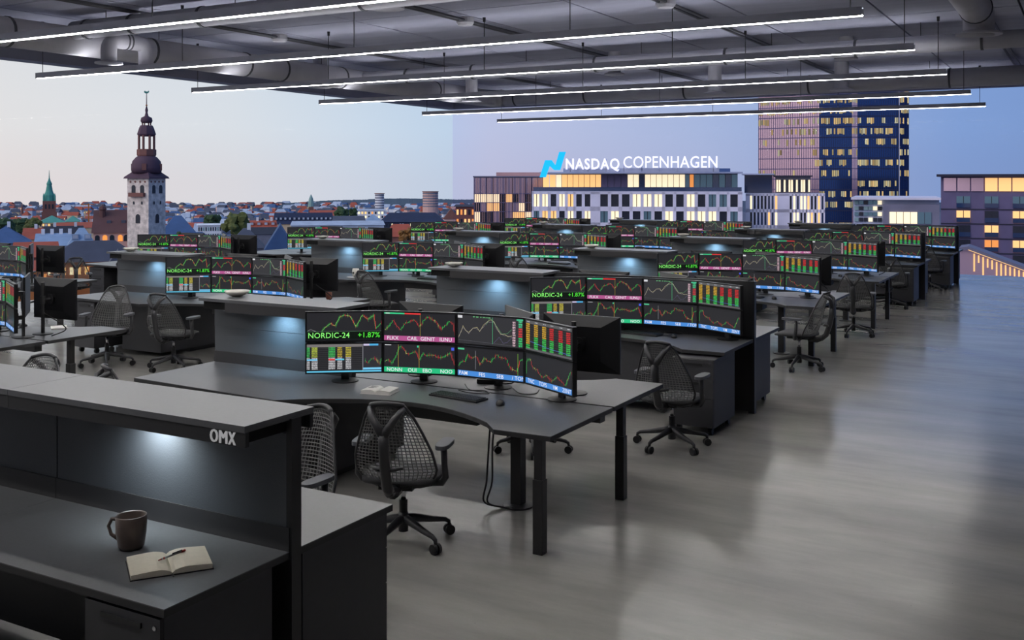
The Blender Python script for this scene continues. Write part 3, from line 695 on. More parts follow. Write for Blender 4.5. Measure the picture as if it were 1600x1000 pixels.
# ------------------------------------------------------------------ chairs
def chair_meshes():
    M = {}
    # five-star base
    b = MB()
    for i in range(5):
        a = math.radians(90+72*i+20); dx, dy = math.cos(a), math.sin(a)
        b.tube([(0,0,.15), (dx*.06,dy*.06,.145), (dx*.2,dy*.2,.115), (dx*.29,dy*.29,.10), (dx*.315,dy*.315,.085), (dx*.318,dy*.318,.06)], [.03,.028,.02,.016,.014,.011], 8)
    b.tube([(0,0,.07), (0,0,.19)], .032, 14); M['base'] = b.mesh('base', 'chair_frame', smooth=True)
    cs = []
    for i in range(5):
        a = math.radians(90+72*i+20); dx, dy = math.cos(a), math.sin(a); q = MB(); tx, ty = -dy, dx
        p = Vector((dx*.318, dy*.318, .032))
        for s in (-1, 1):
            t = Vector((tx, ty, 0)); q.tube([p+t*s*.006, p+t*s*.026], .032, 14)
        q.tube([p+Vector((0,0,.005)), p+Vector((0,0,.04))], .012, 8)
        cs.append(q.mesh('caster', 'black_plastic'))
    M['caster'] = cs
    M['lift_cover'] = MB().tube([(0,0,.17), (0,0,.27)], .027, 14).mesh('lift_cover', 'black_plastic')
    M['gas_lift'] = MB().tube([(0,0,.26), (0,0,.385)], .016, 12).mesh('gas_lift', 'chrome', smooth=True)
    b = MB(); b.box(-.11, .11, -.17, .12, .375, .415); b.tube([(0,-.12,.39), (0,-.22,.38), (0,-.3,.41)], [.05,.045,.034], 10)
    b.tube([(-.24,-.02,.40), (-.12,-.04,.375), (.12,-.04,.375), (.24,-.02,.40)], .018, 8)
    M['mechanism'] = b.mesh('mechanism', 'black_plastic')
    # seat
    sb = bmesh.new(); bmesh.ops.create_grid(sb, x_segments=14, y_segments=14, size=1)
    def sq(v):
        x, y = v.co.x, v.co.y; n = 4.0
        r = (abs(x)**n+abs(y)**n)**(1/n) or 1; m = max(abs(x), abs(y)) or 1
        return x*m/r, y*m/r, m
    for v in sb.verts:
        x, y, m = sq(v); v.co = Vector((x*.245, y*.24+.03, .468-.03*(m**4)-.018*max(0, y)**3+.01*x*x))
    ex = bmesh.ops.extrude_face_region(sb, geom=sb.faces[:])
    for v in [g for g in ex['geom'] if isinstance(g, bmesh.types.BMVert)]:
        v.co.z = .418
    bmesh.ops.recalc_face_normals(sb, faces=sb.faces)
    me = bpy.data.meshes.new('seat'); sb.to_mesh(me); sb.free(); me.materials.append(MATS['seat_cloth']); M['seat'] = me
    for p in me.polygons: p.use_smooth = True
    # mesh back surface
    def surf(u, t):                     # u -1..1 across, t 0..1 up
        prof = [(0, .20), (.18, .265), (.4, .25), (.65, .20), (.85, .155), (1, .105)]
        for (a, wa), (b_, wb) in zip(prof, prof[1:]):
            if t <= b_+1e-9: w_ = wa+(wb-wa)*(t-a)/(b_-a); break
        z = .40+.56*t-.02*u*u*t
        y = -.185-.13*min(1, t/.35)**.7*.45-.135*t*t*.8-.02*t + .10*(abs(u)**2)*(1-t*.55)
        return Vector((u*w_, y, z))
    NU, NT = 20, 27
    gb = bmesh.new(); vv = [[gb.verts.new(surf(-1+2*i/NU, j/NT)) for i in range(NU+1)] for j in range(NT+1)]
    for j in range(NT):
        for i in range(NU): gb.faces.new((vv[j][i], vv[j][i+1], vv[j+1][i+1], vv[j+1][i]))
    bmesh.ops.recalc_face_normals(gb, faces=gb.faces)
    bmesh.ops.wireframe(gb, faces=gb.faces[:], thickness=.0042, offset=0, use_replace=True, use_boundary=True, use_even_offset=False, use_crease=False, use_relative_offset=False, thickness_attribute=0, material_offset=0)if False else None
    me = bpy.data.meshes.new('mesh_back')
    lb_ = MB(); w_ = .0031
    def ribbon(P):
        o_ = []; fs = []
        for i, p in enumerate(P):
            d = (P[min(i+1,len(P)-1)]-P[max(i-1,0)]).normalized(); n = Vector((0,1,.15)).normalized(); a = d.cross(n).normalized()*w_; bq = n*w_*.8
            o_ += [p-a, p+bq, p+a, p-bq]
        for i in range(len(P)-1):
            for q in range(4): fs.append((i*4+q, i*4+(q+1)%4, i*4+4+(q+1)%4, i*4+4+q))
        lb_.add(o_, fs)
    for i in range(1, NU): ribbon([surf(-1+2*i/NU, j/16) for j in range(17)])
    for j in range(1, NT): ribbon([surf(-1+2*i/12, j/NT) for i in range(13)])
    gb.free(); M['mesh_back'] = lb_.mesh('mesh_back', 'chair_mesh')
    b = MB()
    for s in (-1, 1): b.tube([surf(s, j/14) for j in range(15)], [.009]*15, 8)
    b.tube([surf(-1+2*i/10, 1) for i in range(11)], .014, 8); b.tube([surf(-1+2*i/10, 0) for i in range(11)], .012, 8)
    M['back_rim'] = b.mesh('back_rim', 'chair_frame', smooth=True)
    b = MB(); b.tube([(0,-.27,.39), (0,-.33,.44), (0,-.37,.56), (0,-.40,.70), (0,-.405,.78)], [.036,.034,.033,.033,.033], 10)
    for s in (-1, 1):
        e = surf(s*.97, .985); b.tube([(0,-.404,.77), (s*.035,-.405,.82), (s*.075,-.40,.88), e+Vector((0,-.01,-.01))], [.032,.027,.022,.018], 10)
        b.tube([(0,-.36,.55), (s*.06,-.36,.56), (s*.1,-.33,.565)], [.016,.012,.01], 8)
    M['tower'] = b.mesh('back_tower', 'chair_frame', smooth=True)
    arms = []
    for s in (-1, 1):
        b = MB(); b.tube([(s*.2,-.03,.395), (s*.265,-.03,.40), (s*.29,-.04,.44), (s*.285,-.05,.52), (s*.28,-.05,.625)], [.02,.022,.022,.02,.022], 10)
        arms.append(b.mesh('arm_post', 'chair_frame', smooth=True))
    M['arm'] = arms; pads = []
    for s in (-1, 1):
        pts = []
        for i in range(24):
            a = 2*math.pi*i/24; n = 3.2; cx_, cy_ = math.cos(a), math.sin(a)
            rr = (abs(cx_)**n+abs(cy_)**n)**(-1/n); pts.append((s*.275+cx_*rr*.045, .0+cy_*rr*.125))
        pads.append(MB().prism(pts, .625, .652).mesh('arm_pad', 'arm_pad', bevel=.004))
    M['pad'] = pads; return M
CM = chair_meshes()
def chair(x, y, face, label):
    """face: direction the sitter looks, degrees from +X"""
    t = thing('mesh_office_chair', label, 'chair', (x, y, 0), math.radians(face-90), 'mesh-backed office chairs')
    bs = obj('base', CM['base'], t)
    for c_ in CM['caster']: obj('caster', c_, bs)
    for kx in ('lift_cover', 'gas_lift', 'mechanism', 'seat', 'mesh_back'): obj(kx, CM[kx], t)
    obj('back_rim', CM['back_rim'], t); obj('back_tower', CM['tower'], t)
    for i in (0, 1):
        a = obj('armrest', CM['arm'][i], t); obj('arm_pad', CM['pad'][i], a)
    return t
chair(-3.84, 5.40, 108, 'large black mesh chair in foreground at the first aisle-side bench')
chair(-3.18, 8.47, 90, 'black mesh chair turned away beside drawer pedestal of second aisle-side bench')
chair(-3.15, 12.8, 176, 'black mesh chair in profile facing left at third aisle-side bench')
chair(-3.12, 15.95, 100, 'black mesh chair with back to camera at fourth aisle-side bench')
chair(-3.2, 19.75, 96, 'black mesh chair with back to camera at fifth aisle-side bench')
chair(-3.0, 23.35, 80, 'black mesh chair at the sixth aisle-side bench, farthest on the aisle')
chair(-4.18, 7.78, -80, 'black mesh chair behind first aisle-side bench, mostly hidden by monitors')
chair(-4.02, 4.45, -90, 'black mesh chair pulled to far side of the OMX bench')
chair(-6.1, 5.4, 60, 'black mesh chair peeking over OMX shelf with its forked back showing')
chair(-6.95, 4.85, -70, 'black mesh chair peeking over OMX shelf with rounded back facing us')
chair(-10.75, 8.75, -60, 'grey mesh chair behind first middle bench facing the camera')
chair(-9.85, 9.0, 104, 'black mesh chair in front of left end of second middle bench')
chair(-16.75, 12.3, -60, 'mesh chair by left window facing camera, left of two')
chair(-15.95, 12.25, 150, 'mesh chair by left window showing forked back, right of two')
chair(-14.6, 12.5, 100, 'mesh chair half hidden by shelf of the second middle bench')
chair(-9.55, 12.75, 84, 'grey mesh chair with back to camera at third middle bench')
chair(-9.0, 16.45, 92, 'dark mesh chair top at the fourth middle bench')
chair(-8.15, 20.15, 92, 'dark mesh chair top at the fifth middle bench')
chair(-13.6, 16.6, 100, 'grey mesh chair top at the fourth window-side bench')
chair(-13.4, 20.15, 92, 'dark mesh chair top at the fifth window-side bench')
chair(-3.55, 1.45, 80, 'chair at bottom left corner showing only its armrest')

# ------------------------------------------------------------------ small things
def bowl(x, y, z, label):
    t = thing('bowl', label, 'bowl', (x, y, z), group='white bowls on the shelves')
    obj('dish', shared('bowl', lambda: MB().lathe([(.04, 0), (.07, .012), (.10, .032), (.108, .048), (.1, .046), (.06, .018), (.0, .014)], 28).mesh('dish', 'white_ceramic', smooth=True)), t)
    obj('foot_ring', shared('foot', lambda: MB().lathe([(.045, 0), (.045, .006)], 24).mesh('foot_ring', 'brown_ceramic')), t)
for c, r, xr in UNITS:
    if c < 3: bowl(xr-3.56, ROWY[r]+.04, 1.31, 'small white bowl on the shelf of %s' % where(c, r))
def mug(name, x, y, z, label, material, rz=0, s=1.0, handle=True):
    t = thing(name, label, 'mug', (x, y, z), rz)
    part('cup', MB().lathe([(.034*s, 0), (.04*s, .01*s), (.046*s, .05*s), (.0475*s, .102*s), (.045*s, .104*s), (.042*s, .1*s), (.036*s, .02*s), (0, .012*s)], 28), material, t, smooth=True)
    if handle: part('handle', MB().tube([(-.044*s, 0, .085*s), (-.07*s, 0, .085*s), (-.082*s, 0, .062*s), (-.072*s, 0, .036*s), (-.043*s, 0, .022*s)], .006*s, 10), material, t, smooth=True)
    return t
mug('mug', -3.57, 3.03, TOPZ, 'brown ceramic mug with looped handle on the OMX bench', 'brown_ceramic', math.radians(15), 1.36)
mug('cup', -8.83, 10.72, TOPZ, 'terracotta cup at right end of the second middle bench', 'terracotta', 0, .9, False)
mug('cup', -13.7, 17.2, TOPZ, 'orange cup standing near the window on fourth window-side bench', 'terracotta', 0, .95, False)
sc_ = thing('saucer_tray', 'white saucer under a tumbler on the third middle bench', 'saucer', (-10.42, 13.3, TOPZ))
part('plate', MB().lathe([(.06, 0), (.13, .012), (.13, .016), (.05, .006)], 28), 'white_ceramic', sc_, smooth=True); part('rim', MB().lathe([(.127, .014), (.133, .016), (.127, .019)], 28), 'white_ceramic', sc_)
tb = thing('tumbler', 'pale tumbler with dark emblem standing on a white saucer', 'cup', (-10.40, 13.3, TOPZ+.016))
part('cup', MB().lathe([(.04, 0), (.056, .03), (.06, .09), (.05, .14), (.046, .138), (.05, .04), (0, .02)], 24), 'white_ceramic', tb, smooth=True); part('emblem', MB().box(-.018, .014, -.064, -.056, .06, .085), 'ink', tb)
def open_book(loc, rz, label, w, d, h, cover, page, print_=False):
    t = thing('open_book', label, 'book', loc, rz)
    part('cover', MB().box(-w-.004, w+.004, -d/2-.004, d/2+.004, 0, .004), cover, t)
    for s in (-1, 1):
        n = 12; top = []; 
        for i in range(n+1):
            q = i/n; top.append((s*w*q, .004+h*(.35+.65*min(1, (q*3.2))**.6)*(1-.28*q*q) if q > 0 else .004+h*.25))
        b = MB(); vs2 = []; fs = []
        for x, z in top: vs2 += [(x, -d/2, z), (x, d/2, z), (x, -d/2, .004), (x, d/2, .004)]
        for i in range(n):
            o_ = i*4; fs += [(o_, o_+4, o_+5, o_+1), (o_+2, o_+6, o_+4, o_), (o_+3, o_+1, o_+5, o_+7)]
        fs.append((n*4, n*4+2, n*4+3, n*4+1)); b.add(vs2, fs)
        part('page_block', b, page, t)
        if print_ and s < 0:
            pb = MB(); 
            for i in range(5):
                x0, x1 = -w*.75, -w*(.2 if i % 2 else .35); pb.add([(x0, d*(.25-i*.1), .004+h*.92), (x1, d*(.25-i*.1), .004+h*1.0), (x1, d*(.31-i*.1), .004+h*1.0), (x0, d*(.31-i*.1), .004+h*.92)], [(0,1,2,3)])
            part('printed_lines', pb, 'ink', t, loc=(0,0,.002))
    return t
bk = open_book((-3.27, 2.965, TOPZ), math.radians(54), 'open cream notebook with a pen across it beside the brown mug', .155, .225, .024, 'cover', 'paper')
part('ribbon', MB().box(-.003, .003, -.15, .08, .006, .007), 'cover', bk)
pn = thing('pen', 'red and silver pen lying across the open notebook', 'pen', (-3.28, 2.99, TOPZ+.033), math.radians(88))
part('barrel', MB().tube([(-.055,0,0), (.05,0,0)], .004, 10), 'silver', pn, smooth=True); part('grip', MB().tube([(-.07,0,0), (-.04,0,0)], [.002,.0048], 10), 'red_plastic', pn); part('cap', MB().tube([(.045,0,0), (.066,0,0)], .0046, 10), 'red_plastic', pn)
part('clip', MB().box(.0, .05, -.001, .001, .004, .0075), 'ink', pn)
open_book((-4.6, 6.17, TOPZ), math.radians(12), 'open white paperback with printed picture in front of first bench monitors', .115, .17, .03, 'paper_white', 'paper_white', True)
pp = thing('notebook', 'slim white notebook lying on the first middle bench', 'notebook', (-9.6, 7.2, TOPZ), math.radians(-35))
part('cover', MB().box(-.12, .12, -.08, .08, 0, .012), 'paper_white', pp); part('spine', MB().box(-.125, -.12, -.08, .08, 0, .013), 'silver', pp)

# ------------------------------------------------------------------ the city outside
GZ = -55.0
NAMED = []
CITY = {}
def cm(name, rgb, rough=.8, noise=(.25, .12), **kw): return mat('city_'+name, L(*rgb), rough, noise=(.9, .3) if name == 'stone' else noise, **kw)
for n_, rgb in dict(stone=(216, 202, 196), slate=(78, 82, 100), blue_roof=(66, 94, 140), pale_blue=(142, 164, 196), red_tile=(172, 84, 66), brown_roof=(96, 64, 66), copper=(78, 152, 140), white=(232, 232, 242), cream=(216, 190, 160),
                    grey=(120, 122, 140), dark=(44, 46, 62), lilac=(104, 98, 130), orange=(196, 116, 60), pinkwall=(214, 172, 166), brick=(128, 84, 78), navy=(34, 44, 76), foliage=(50, 74, 44), foliage2=(86, 92, 46), autumn=(134, 92, 44), trunk=(50, 40, 34),
                    hill=(70, 86, 104), ground=(92, 98, 116), dome=(84, 60, 76), pale=(176, 186, 208), greenish=(140, 170, 168)).items(): cm(n_, rgb)
mat('city_glass', L(40, 62, 96), .08, spec=.9)
mat('city_skypink_glass', L(226, 196, 206), .14, metal=.6)  # pink of the sky mirrored in the tower is put into this colour
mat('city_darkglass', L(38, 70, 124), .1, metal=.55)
mat('win_dark', L(36, 42, 54), .25)
mat('win_teal', L(70, 96, 108), .25, emit=L(88, 120, 130), es=.35)
mat('win_warm', L(240, 190, 110), .5, emit=L(255, 206, 128), es=.95)
mat('win_cream', L(245, 232, 180), .5, emit=L(255, 240, 190), es=1.0)
mat('win_amber', L(214, 130, 60), .5, emit=L(240, 156, 76), es=.9)
WINS = ['win_cream', 'win_warm', 'win_dark', 'win_cream', 'win_dark', 'win_amber', 'win_teal', 'win_warm']
struct('ground_outside', MB().lathe([(2300, GZ-2), (2300, GZ)], 96), 'city_ground')

class Bld:
    """a building: local x right, y away from the room, z true height"""
    def __init__(s, name, label, cat, pxc, d, group=None, turn=0):
        p = cw(pxc, d); s.pxc, s.d, s.k = pxc, d, d/FPX; s.th = math.atan((pxc-800)/FPX); s.D = d/math.cos(s.th)
        s.t = thing(name, label, cat, (p.x, p.y, GZ), YAW-s.th+math.radians(turn), group); NAMED.append((p.x, p.y))
    def x(s, px): return s.D*math.tan(math.atan((px-800)/FPX)-s.th)
    def z(s, py): return zpy(py, s.d)-GZ
    def part(s, name, mb, m, parent=None, smooth=False): return part(name, mb, m, parent or s.t, smooth)
def gable_x(mb, x0, x1, y0, y1, ze, zr, hip=0.0, over=.6):
    ym = (y0+y1)/2
    a = [(x0-over, y0-over, ze), (x1+over, y0-over, ze), (x1+over, y1+over, ze), (x0-over, y1+over, ze), (x0+hip, ym, zr), (x1-hip, ym, zr)]
    return mb.add(a, [(0,1,5,4), (1,2,5), (2,3,4,5), (3,0,4), (3,2,1,0)])
def gable_y(mb, x0, x1, y0, y1, ze, zr, over=.6):
    xm = (x0+x1)/2
    a = [(x0-over, y0-over, ze), (x1+over, y0-over, ze), (x1+over, y1+over, ze), (x0-over, y1+over, ze), (xm, y0-over, zr), (xm, y1+over, zr)]
    return mb.add(a, [(0,1,4), (1,2,5,4), (2,3,5), (3,0,4,5), (3,2,1,0)])
def house(name, label, px0, px1, ridge, eave, d, wall, roof, deep=14, kind='x', hip=0, wins=None, dorm=None, chim=0, group=None, turn=0, wrow=None):
    b = Bld(name, label, 'building', (px0+px1)/2, d, group, turn)
    x0, x1 = b.x(px0), b.x(px1); ze, zr = b.z(eave), b.z(ridge)
    b.part('wall', MB().box(x0, x1, 0, deep, 0, ze), wall)
    m = MB(); (gable_x(m, x0, x1, 0, deep, ze, zr, hip) if kind == 'x' else gable_y(m, x0, x1, 0, deep, ze, zr))
    rf = b.part('roof', m, roof)
    if wins:
        n, rows, fh = wins; rnd = random.Random(label)
        for r in range(rows):
            for i in range(n):
                w_ = (x1-x0)/n; cx = x0+w_*(i+.5); z1 = ze-.9-r*fh
                mt = (wrow or WINS)[rnd.randrange(len(wrow or WINS))]
                b.part('window', MB().box(cx-w_*.25, cx+w_*.25, -.15, .1, z1-fh*.55, z1), mt)
    if dorm:
        n, = dorm
        for i in range(n):
            cx = x0+(x1-x0)*(i+.5)/n; q = .38; zz = ze+(zr-ze)*q; yy = deep/2*q
            w_ = min(1.1, (x1-x0)/n*.3)
            g = b.part('dormer', MB().box(cx-w_, cx+w_, yy-1.1, yy+1.5, zz-.3, zz+1.5), roof)
            b.part('pane', MB().box(cx-w_*.7, cx+w_*.7, yy-1.16, yy-1.1, zz+.1, zz+1.3), 'city_pale', g)
    for i in range(chim):
        cx = x0+(x1-x0)*(i+.5)/chim+1; b.part('chimney', MB().box(cx-.6, cx+.6, deep*.45, deep*.45+1.2, zr-1.5, zr+1.6), 'city_white')
    return b
# --- old church with the tall spire
ch = Bld('church_tower', 'pale stone church tower with dark onion spire and weathercock', 'tower', 229, 300)
k3 = ch.k; bw = 40*k3            # side length of the square shaft, turned on its corner towards us
SH_ = Matrix.Rotation(math.radians(-38), 4, 'Z')
def rot(mb, ang):
    ca, sa = math.cos(ang), math.sin(ang); mb.v = [(x*ca-y*sa, x*sa+y*ca, z) for x, y, z in mb.v]; return mb
TA = math.radians(51)
zt_ = ch.z(278)
def sq_prism(half, z0, z1, half2=None):
    h2 = half if half2 is None else half2
    return MB().add([(-half,-half,z0),(half,-half,z0),(half,half,z0),(-half,half,z0),(-h2,-h2,z1),(h2,-h2,z1),(h2,h2,z1),(-h2,h2,z1)], [(0,3,2,1),(4,5,6,7),(0,1,5,4),(1,2,6,5),(2,3,7,6),(3,0,4,7)])
hs = bw/2
ch.part('shaft', rot(sq_prism(hs, 0, zt_), TA), 'city_stone')
ch.part('roof_skirt', rot(sq_prism(hs+.8, zt_-.2, zt_+.3, hs+.6).add(*(lambda m: (m.v, m.f))(sq_prism(hs+.6, zt_+.3, ch.z(268), hs*.72))), TA), 'city_dome')
def arch(cx, z0, w_, h_, y):
    pts = [(cx-w_/2, z0), (cx+w_/2, z0)]+[(cx+w_/2*math.cos(a), z0+h_-w_/2+w_/2*math.sin(a)) for a in [math.pi*i/8 for i in range(9)]]
    n = len(pts); return MB().add([(x, y-.12, z) for x, z in pts]+[(x, y+.25, z) for x, z in pts], [tuple(range(n)), tuple(range(2*n-1, n-1, -1))]+[(i, n+i, n+(i+1)%n, (i+1)%n) for i in range(n)])
for face in (0, 1):
    fa = TA if face == 1 else TA-math.pi/2
    fa = TA-math.pi/2*(1-face)
    for cx, py0, w_, h_ in ((-1.5, 302, 1.3, 2.4), (1.5, 302, 1.3, 2.4), (0, 348, 1.5, 2.6), (-1.4, 319, .5, .9), (1.4, 319, .5, .9)):
        ch.part('window', rot(arch(cx, ch.z(py0), w_, h_, -hs), fa), 'win_dark')
    for i in range(4): ch.part('roundel', rot(MB().tube([(-2.6+i*1.7, -hs-.1, ch.z(284)), (-2.6+i*1.7, -hs+.1, ch.z(284))], .3, 12), fa), 'city_brick')
ch.part('balcony', rot(MB().box(-2.6, 2.6, -hs-1.0, -hs, ch.z(307), ch.z(301)), TA-math.pi/2), 'city_brick')
def r8(prof, seg=8): return MB().lathe([(r, z) for r, z in prof], seg)
P = lambda py: ch.z(py)
ch.part('onion_dome', r8([(22*k3, P(270)), (23*k3, P(262)), (21*k3, P(252)), (16*k3, P(246)), (13*k3, P(244))], 16), 'city_dome', smooth=True)
for a in (-100, -20, 60, 160):
    ca, sa = math.cos(math.radians(a)), math.sin(math.radians(a))
    ch.part('dormer', MB().box(ca*3.9-.6, ca*3.9+.6, sa*3.9-.6, sa*3.9+.6, P(266), P(256)), 'city_brick')
ch.part('gallery', r8([(13.5*k3, P(244)), (14.5*k3, P(242)), (14.5*k3, P(234)), (13*k3, P(233))]), 'city_brick')
for i in range(8):
    a = math.pi/8+i*math.pi/4; ch.part('column', MB().lathe([(.34, P(234)), (.34, P(212))], 8, math.cos(a)*12*k3, math.sin(a)*12*k3), 'city_brick')
ch.part('cornice', r8([(12*k3, P(213)), (14*k3, P(210)), (13.5*k3, P(208)), (11*k3, P(200)), (9*k3, P(196))]), 'city_dome')
for i in range(6):
    a = i*math.pi/3; ch.part('column', MB().lathe([(.2, P(196)), (.2, P(190))], 6, math.cos(a)*6*k3, math.sin(a)*6*k3), 'city_brick')
ch.part('cupola', r8([(7.5*k3, P(192)), (9*k3, P(189)), (8*k3, P(184)), (3*k3, P(181.5)), (1.6*k3, P(176)), (2.2*k3, P(172)), (.8*k3, P(166)), (.5*k3, P(145))], 16), 'city_dome', smooth=True)
ch.part('ball', MB().lathe([(.0, P(166)), (.35, P(164.5)), (.0, P(163))], 12), 'city_orange')
wc = MB(); 
for pts in ([(-.75, 144), (-.5, 141.5), (-.2, 143), (.35, 143), (.55, 141), (.75, 143.5), (.3, 146), (-.3, 146)],):
    n = len(pts); wc.add([(x, -.05, P(z)) for x, z in pts]+[(x, .05, P(z)) for x, z in pts], [tuple(range(n)), tuple(range(2*n-1, n-1, -1))]+[(i, n+i, n+(i+1)%n, (i+1)%n) for i in range(n)])
ch.part('weathercock', wc, 'city_copper')
nv = house('church_nave', 'church nave with steep plum-brown roof left of the stone tower', 146, 206, 329, 364, 306, 'city_pinkwall', 'city_brown_roof', 16, 'x')
for i, px in enumerate((152, 164, 175, 188, 197)):
    nv.part('window', arch(nv.x(px), nv.z(377), 1.3, 1.9, 0), 'win_amber' if i in (1, 3) else 'win_dark')
for px in (170, 193): nv.part('dormer', MB().box(nv.x(px)-.6, nv.x(px)+.6, 3, 5, nv.z(351), nv.z(345)), 'city_slate')
nv.part('stair_turret', MB().lathe([(.9, nv.z(366)), (.9, nv.z(329)), (1.2, nv.z(328)), (.9, nv.z(324)), (0, nv.z(320))], 8, nv.x(160), 6), 'city_brown_roof')
house('slate_chapel', 'steep blue slate roof directly right of the church tower', 252, 304, 338, 366, 330, 'city_grey', 'city_blue_roof', 18, 'x', hip=4)
# --- green copper spire of the palace
pt = Bld('palace_tower', 'far brick tower with tall green copper spire at left', 'tower', 77, 900); kp = pt.k; Q = pt.z
pt.part('shaft', MB().box(-9.5*kp, 9.5*kp, -9.5*kp, 9.5*kp, 0, Q(314)), 'city_brick')
pt.part('spire', MB().lathe([(9*kp, Q(314)), (8*kp, Q(305)), (6*kp, Q(301)), (5*kp, Q(298)), (4*kp, Q(292)), (3.6*kp, Q(290)), (4*kp, Q(287)), (1.8*kp, Q(282)), (.8*kp, Q(278)), (.25*kp, Q(266))], 12), 'city_copper', smooth=False)
for sx_ in (-1, 1): pt.part('corner_pinnacle', MB().lathe([(1.3*kp, Q(314)), (1.2*kp, Q(306)), (0, Q(301))], 8, sx_*8*kp, -8*kp), 'city_copper')
for px in (-5, 0, 5): pt.part('window', MB().box(px*kp-.7, px*kp+.7, -9.7*kp, -9.4*kp, Q(326), Q(319)), 'win_dark')
pt.part('lower_stage', MB().box(-11*kp, 11*kp, -11*kp, 11*kp, 0, Q(331)), 'city_brick')
sp = Bld('thin_spire', 'thin dark needle spire on horizon at far left', 'spire', 34.5, 1400); sp.part('needle', MB().lathe([(2.2, 0), (2.2, sp.z(334)), (1.6, sp.z(330)), (.2, sp.z(317))], 8), 'city_brick'); sp.part('base_block', MB().box(-4, 4, -4, 4, 0, sp.z(335)), 'city_grey')
cr_ = Bld('tower_crane', 'tiny orange tower crane on the horizon left of the church', 'crane', 138.5, 1300)
cr_.part('mast', MB().box(-.7, .7, -.7, .7, 0, cr_.z(318)), 'city_orange'); cr_.part('jib', MB().box(-11*cr_.k, 9*cr_.k, -.6, .6, cr_.z(320.5), cr_.z(319)), 'city_orange')
cr_.part('counterweight', MB().box(7*cr_.k, 9*cr_.k, -1, 1, cr_.z(323), cr_.z(320)), 'city_grey')
# --- named roofs of the old town
house('palace_wing', 'long palace wing with green copper roof and cream wall at left', 61, 101, 337.5, 348, 800, 'city_cream', 'city_copper', 30, 'x', hip=9, wins=(9, 2, 3.2), wrow=['win_dark', 'win_warm', 'city_white'])
house('palace_wing', 'smaller copper-roofed pavilion right of the palace wing', 103, 125, 338, 346.5, 780, 'city_cream', 'city_copper', 30, 'x', hip=5, wins=(5, 2, 3.2), wrow=['win_warm', 'win_dark'])
house('town_house', 'broad blue hipped roof at the left edge', -30, 48, 354, 380, 400, 'city_grey', 'city_blue_roof', 20, 'x', hip=9, chim=1)
house('town_house', 'bright red tiled roof beside the blue hipped roof', 36, 68, 357, 374, 440, 'city_cream', 'city_red_tile', 14, 'x', chim=1)
house('town_house', 'long black roof between red roof and church nave', 65, 131, 354, 369, 470, 'city_dark', 'city_dark', 16, 'x', chim=2)
house('town_house', 'red tiled roof strip under the copper pavilion', 88, 150, 348, 356, 560, 'city_cream', 'city_red_tile', 16, 'x')
house('mansard_house', 'pale blue mansard roof with bright dormer left of church nave', 108, 147, 357, 383, 350, 'city_pale', 'city_pale_blue', 12, 'x', hip=3, dorm=(2,))
house('mansard_house', 'pale blue metal roof cluster with white chimneys left of mansard', 55, 112, 366, 384, 372, 'city_pale', 'city_pale_blue', 16, 'x', chim=4)
bf = house('slate_hall', 'large dark slate roof over warm lit facade below the church', 72, 222, 377, 409, 285, 'city_orange', 'city_slate', 8, 'x', hip=7)  # orange wall colour stands in for the warm light on this front
for i in range(13):
    x = bf.x(76)+i*(bf.x(216)-bf.x(76))/12; bf.part('window', MB().box(x-.45, x+.45, -.15, .1, bf.z(428), bf.z(417)), 'win_warm' if i % 3 else 'win_cream')
house('gable_house', 'white gabled front below the church tower by the shelf', 174, 195, 391, 410, 272, 'city_white', 'city_slate', 8, 'y')
house('town_house', 'red tiled roof low at left behind the monitors', 20, 92, 380, 402, 310, 'city_brick', 'city_red_tile', 16, 'x')
house('town_house', 'cream lit facade with red roof low at far left', -20, 75, 410, 424, 262, 'city_orange', 'city_red_tile', 12, 'x', wins=(11, 2, 2.6), wrow=['win_warm', 'win_amber', 'win_dark'])  # warm light on the cream front is put into the orange wall colour
house('white_block', 'white block with windows right of the slate chapel', 309, 346, 350, 352, 470, 'city_white', 'city_white', 14, 'x', wins=(10, 2, 3.0), wrow=['win_dark', 'win_dark', 'win_teal'])
house('town_house', 'red roofed house with white dormers left of dark long roof', 388, 432, 345, 356, 520, 'city_brick', 'city_red_tile', 12, 'x', dorm=(4,), chim=2)
house('town_house', 'dark low roof in front of red dormered house', 374, 440, 356, 366, 460, 'city_grey', 'city_dark', 14, 'x')
house('long_hall', 'long navy roof with rows of white dormers at centre left', 428, 520, 333, 350, 600, 'city_cream', 'city_navy', 18, 'x', dorm=(13,))
house('town_house', 'orange-red roof strip beyond the navy roof', 484, 526, 329, 337, 760, 'city_cream', 'city_red_tile', 18, 'x')
house('town_house', 'grey slate roof behind second middle bench monitors', 356, 412, 358, 388, 345, 'city_grey', 'city_slate', 18, 'x', hip=5, chim=1)
house('town_house', 'bright blue metal roof sloping left of the third window-side bench', 415, 460, 352, 392, 330, 'city_pale', 'city_blue_roof', 22, 'y')
house('town_house', 'blue hipped roof hidden behind monitors left of centre', 256, 350, 364, 392, 300, 'city_grey', 'city_blue_roof', 12, 'x', hip=6)
house('town_house', 'pale flat roofed building behind centre-left monitors', 455, 600, 346, 352, 520, 'city_pale', 'city_pale', 20, 'x')
house('glass_hall', 'pale blue glazed roof hall at centre left', 566, 600, 336, 351, 640, 'city_pale', 'city_pale_blue', 22, 'x', hip=6)
house('white_block', 'white apartment block beyond the glazed hall', 553, 600, 327, 329, 760, 'city_white', 'city_pale', 20, 'x', wins=(9, 2, 3.0))
house('black_roof_hall', 'wide black roof edged in green at centre', 594, 694, 333, 347, 610, 'city_navy', 'city_navy', 24, 'x', hip=5, wins=(24, 1, 3), wrow=['win_cream', 'city_white', 'win_dark'])
house('town_house', 'red tiled roof cluster below the black roof hall', 602, 650, 351, 370, 440, 'city_brick', 'city_red_tile', 14, 'x', hip=3)
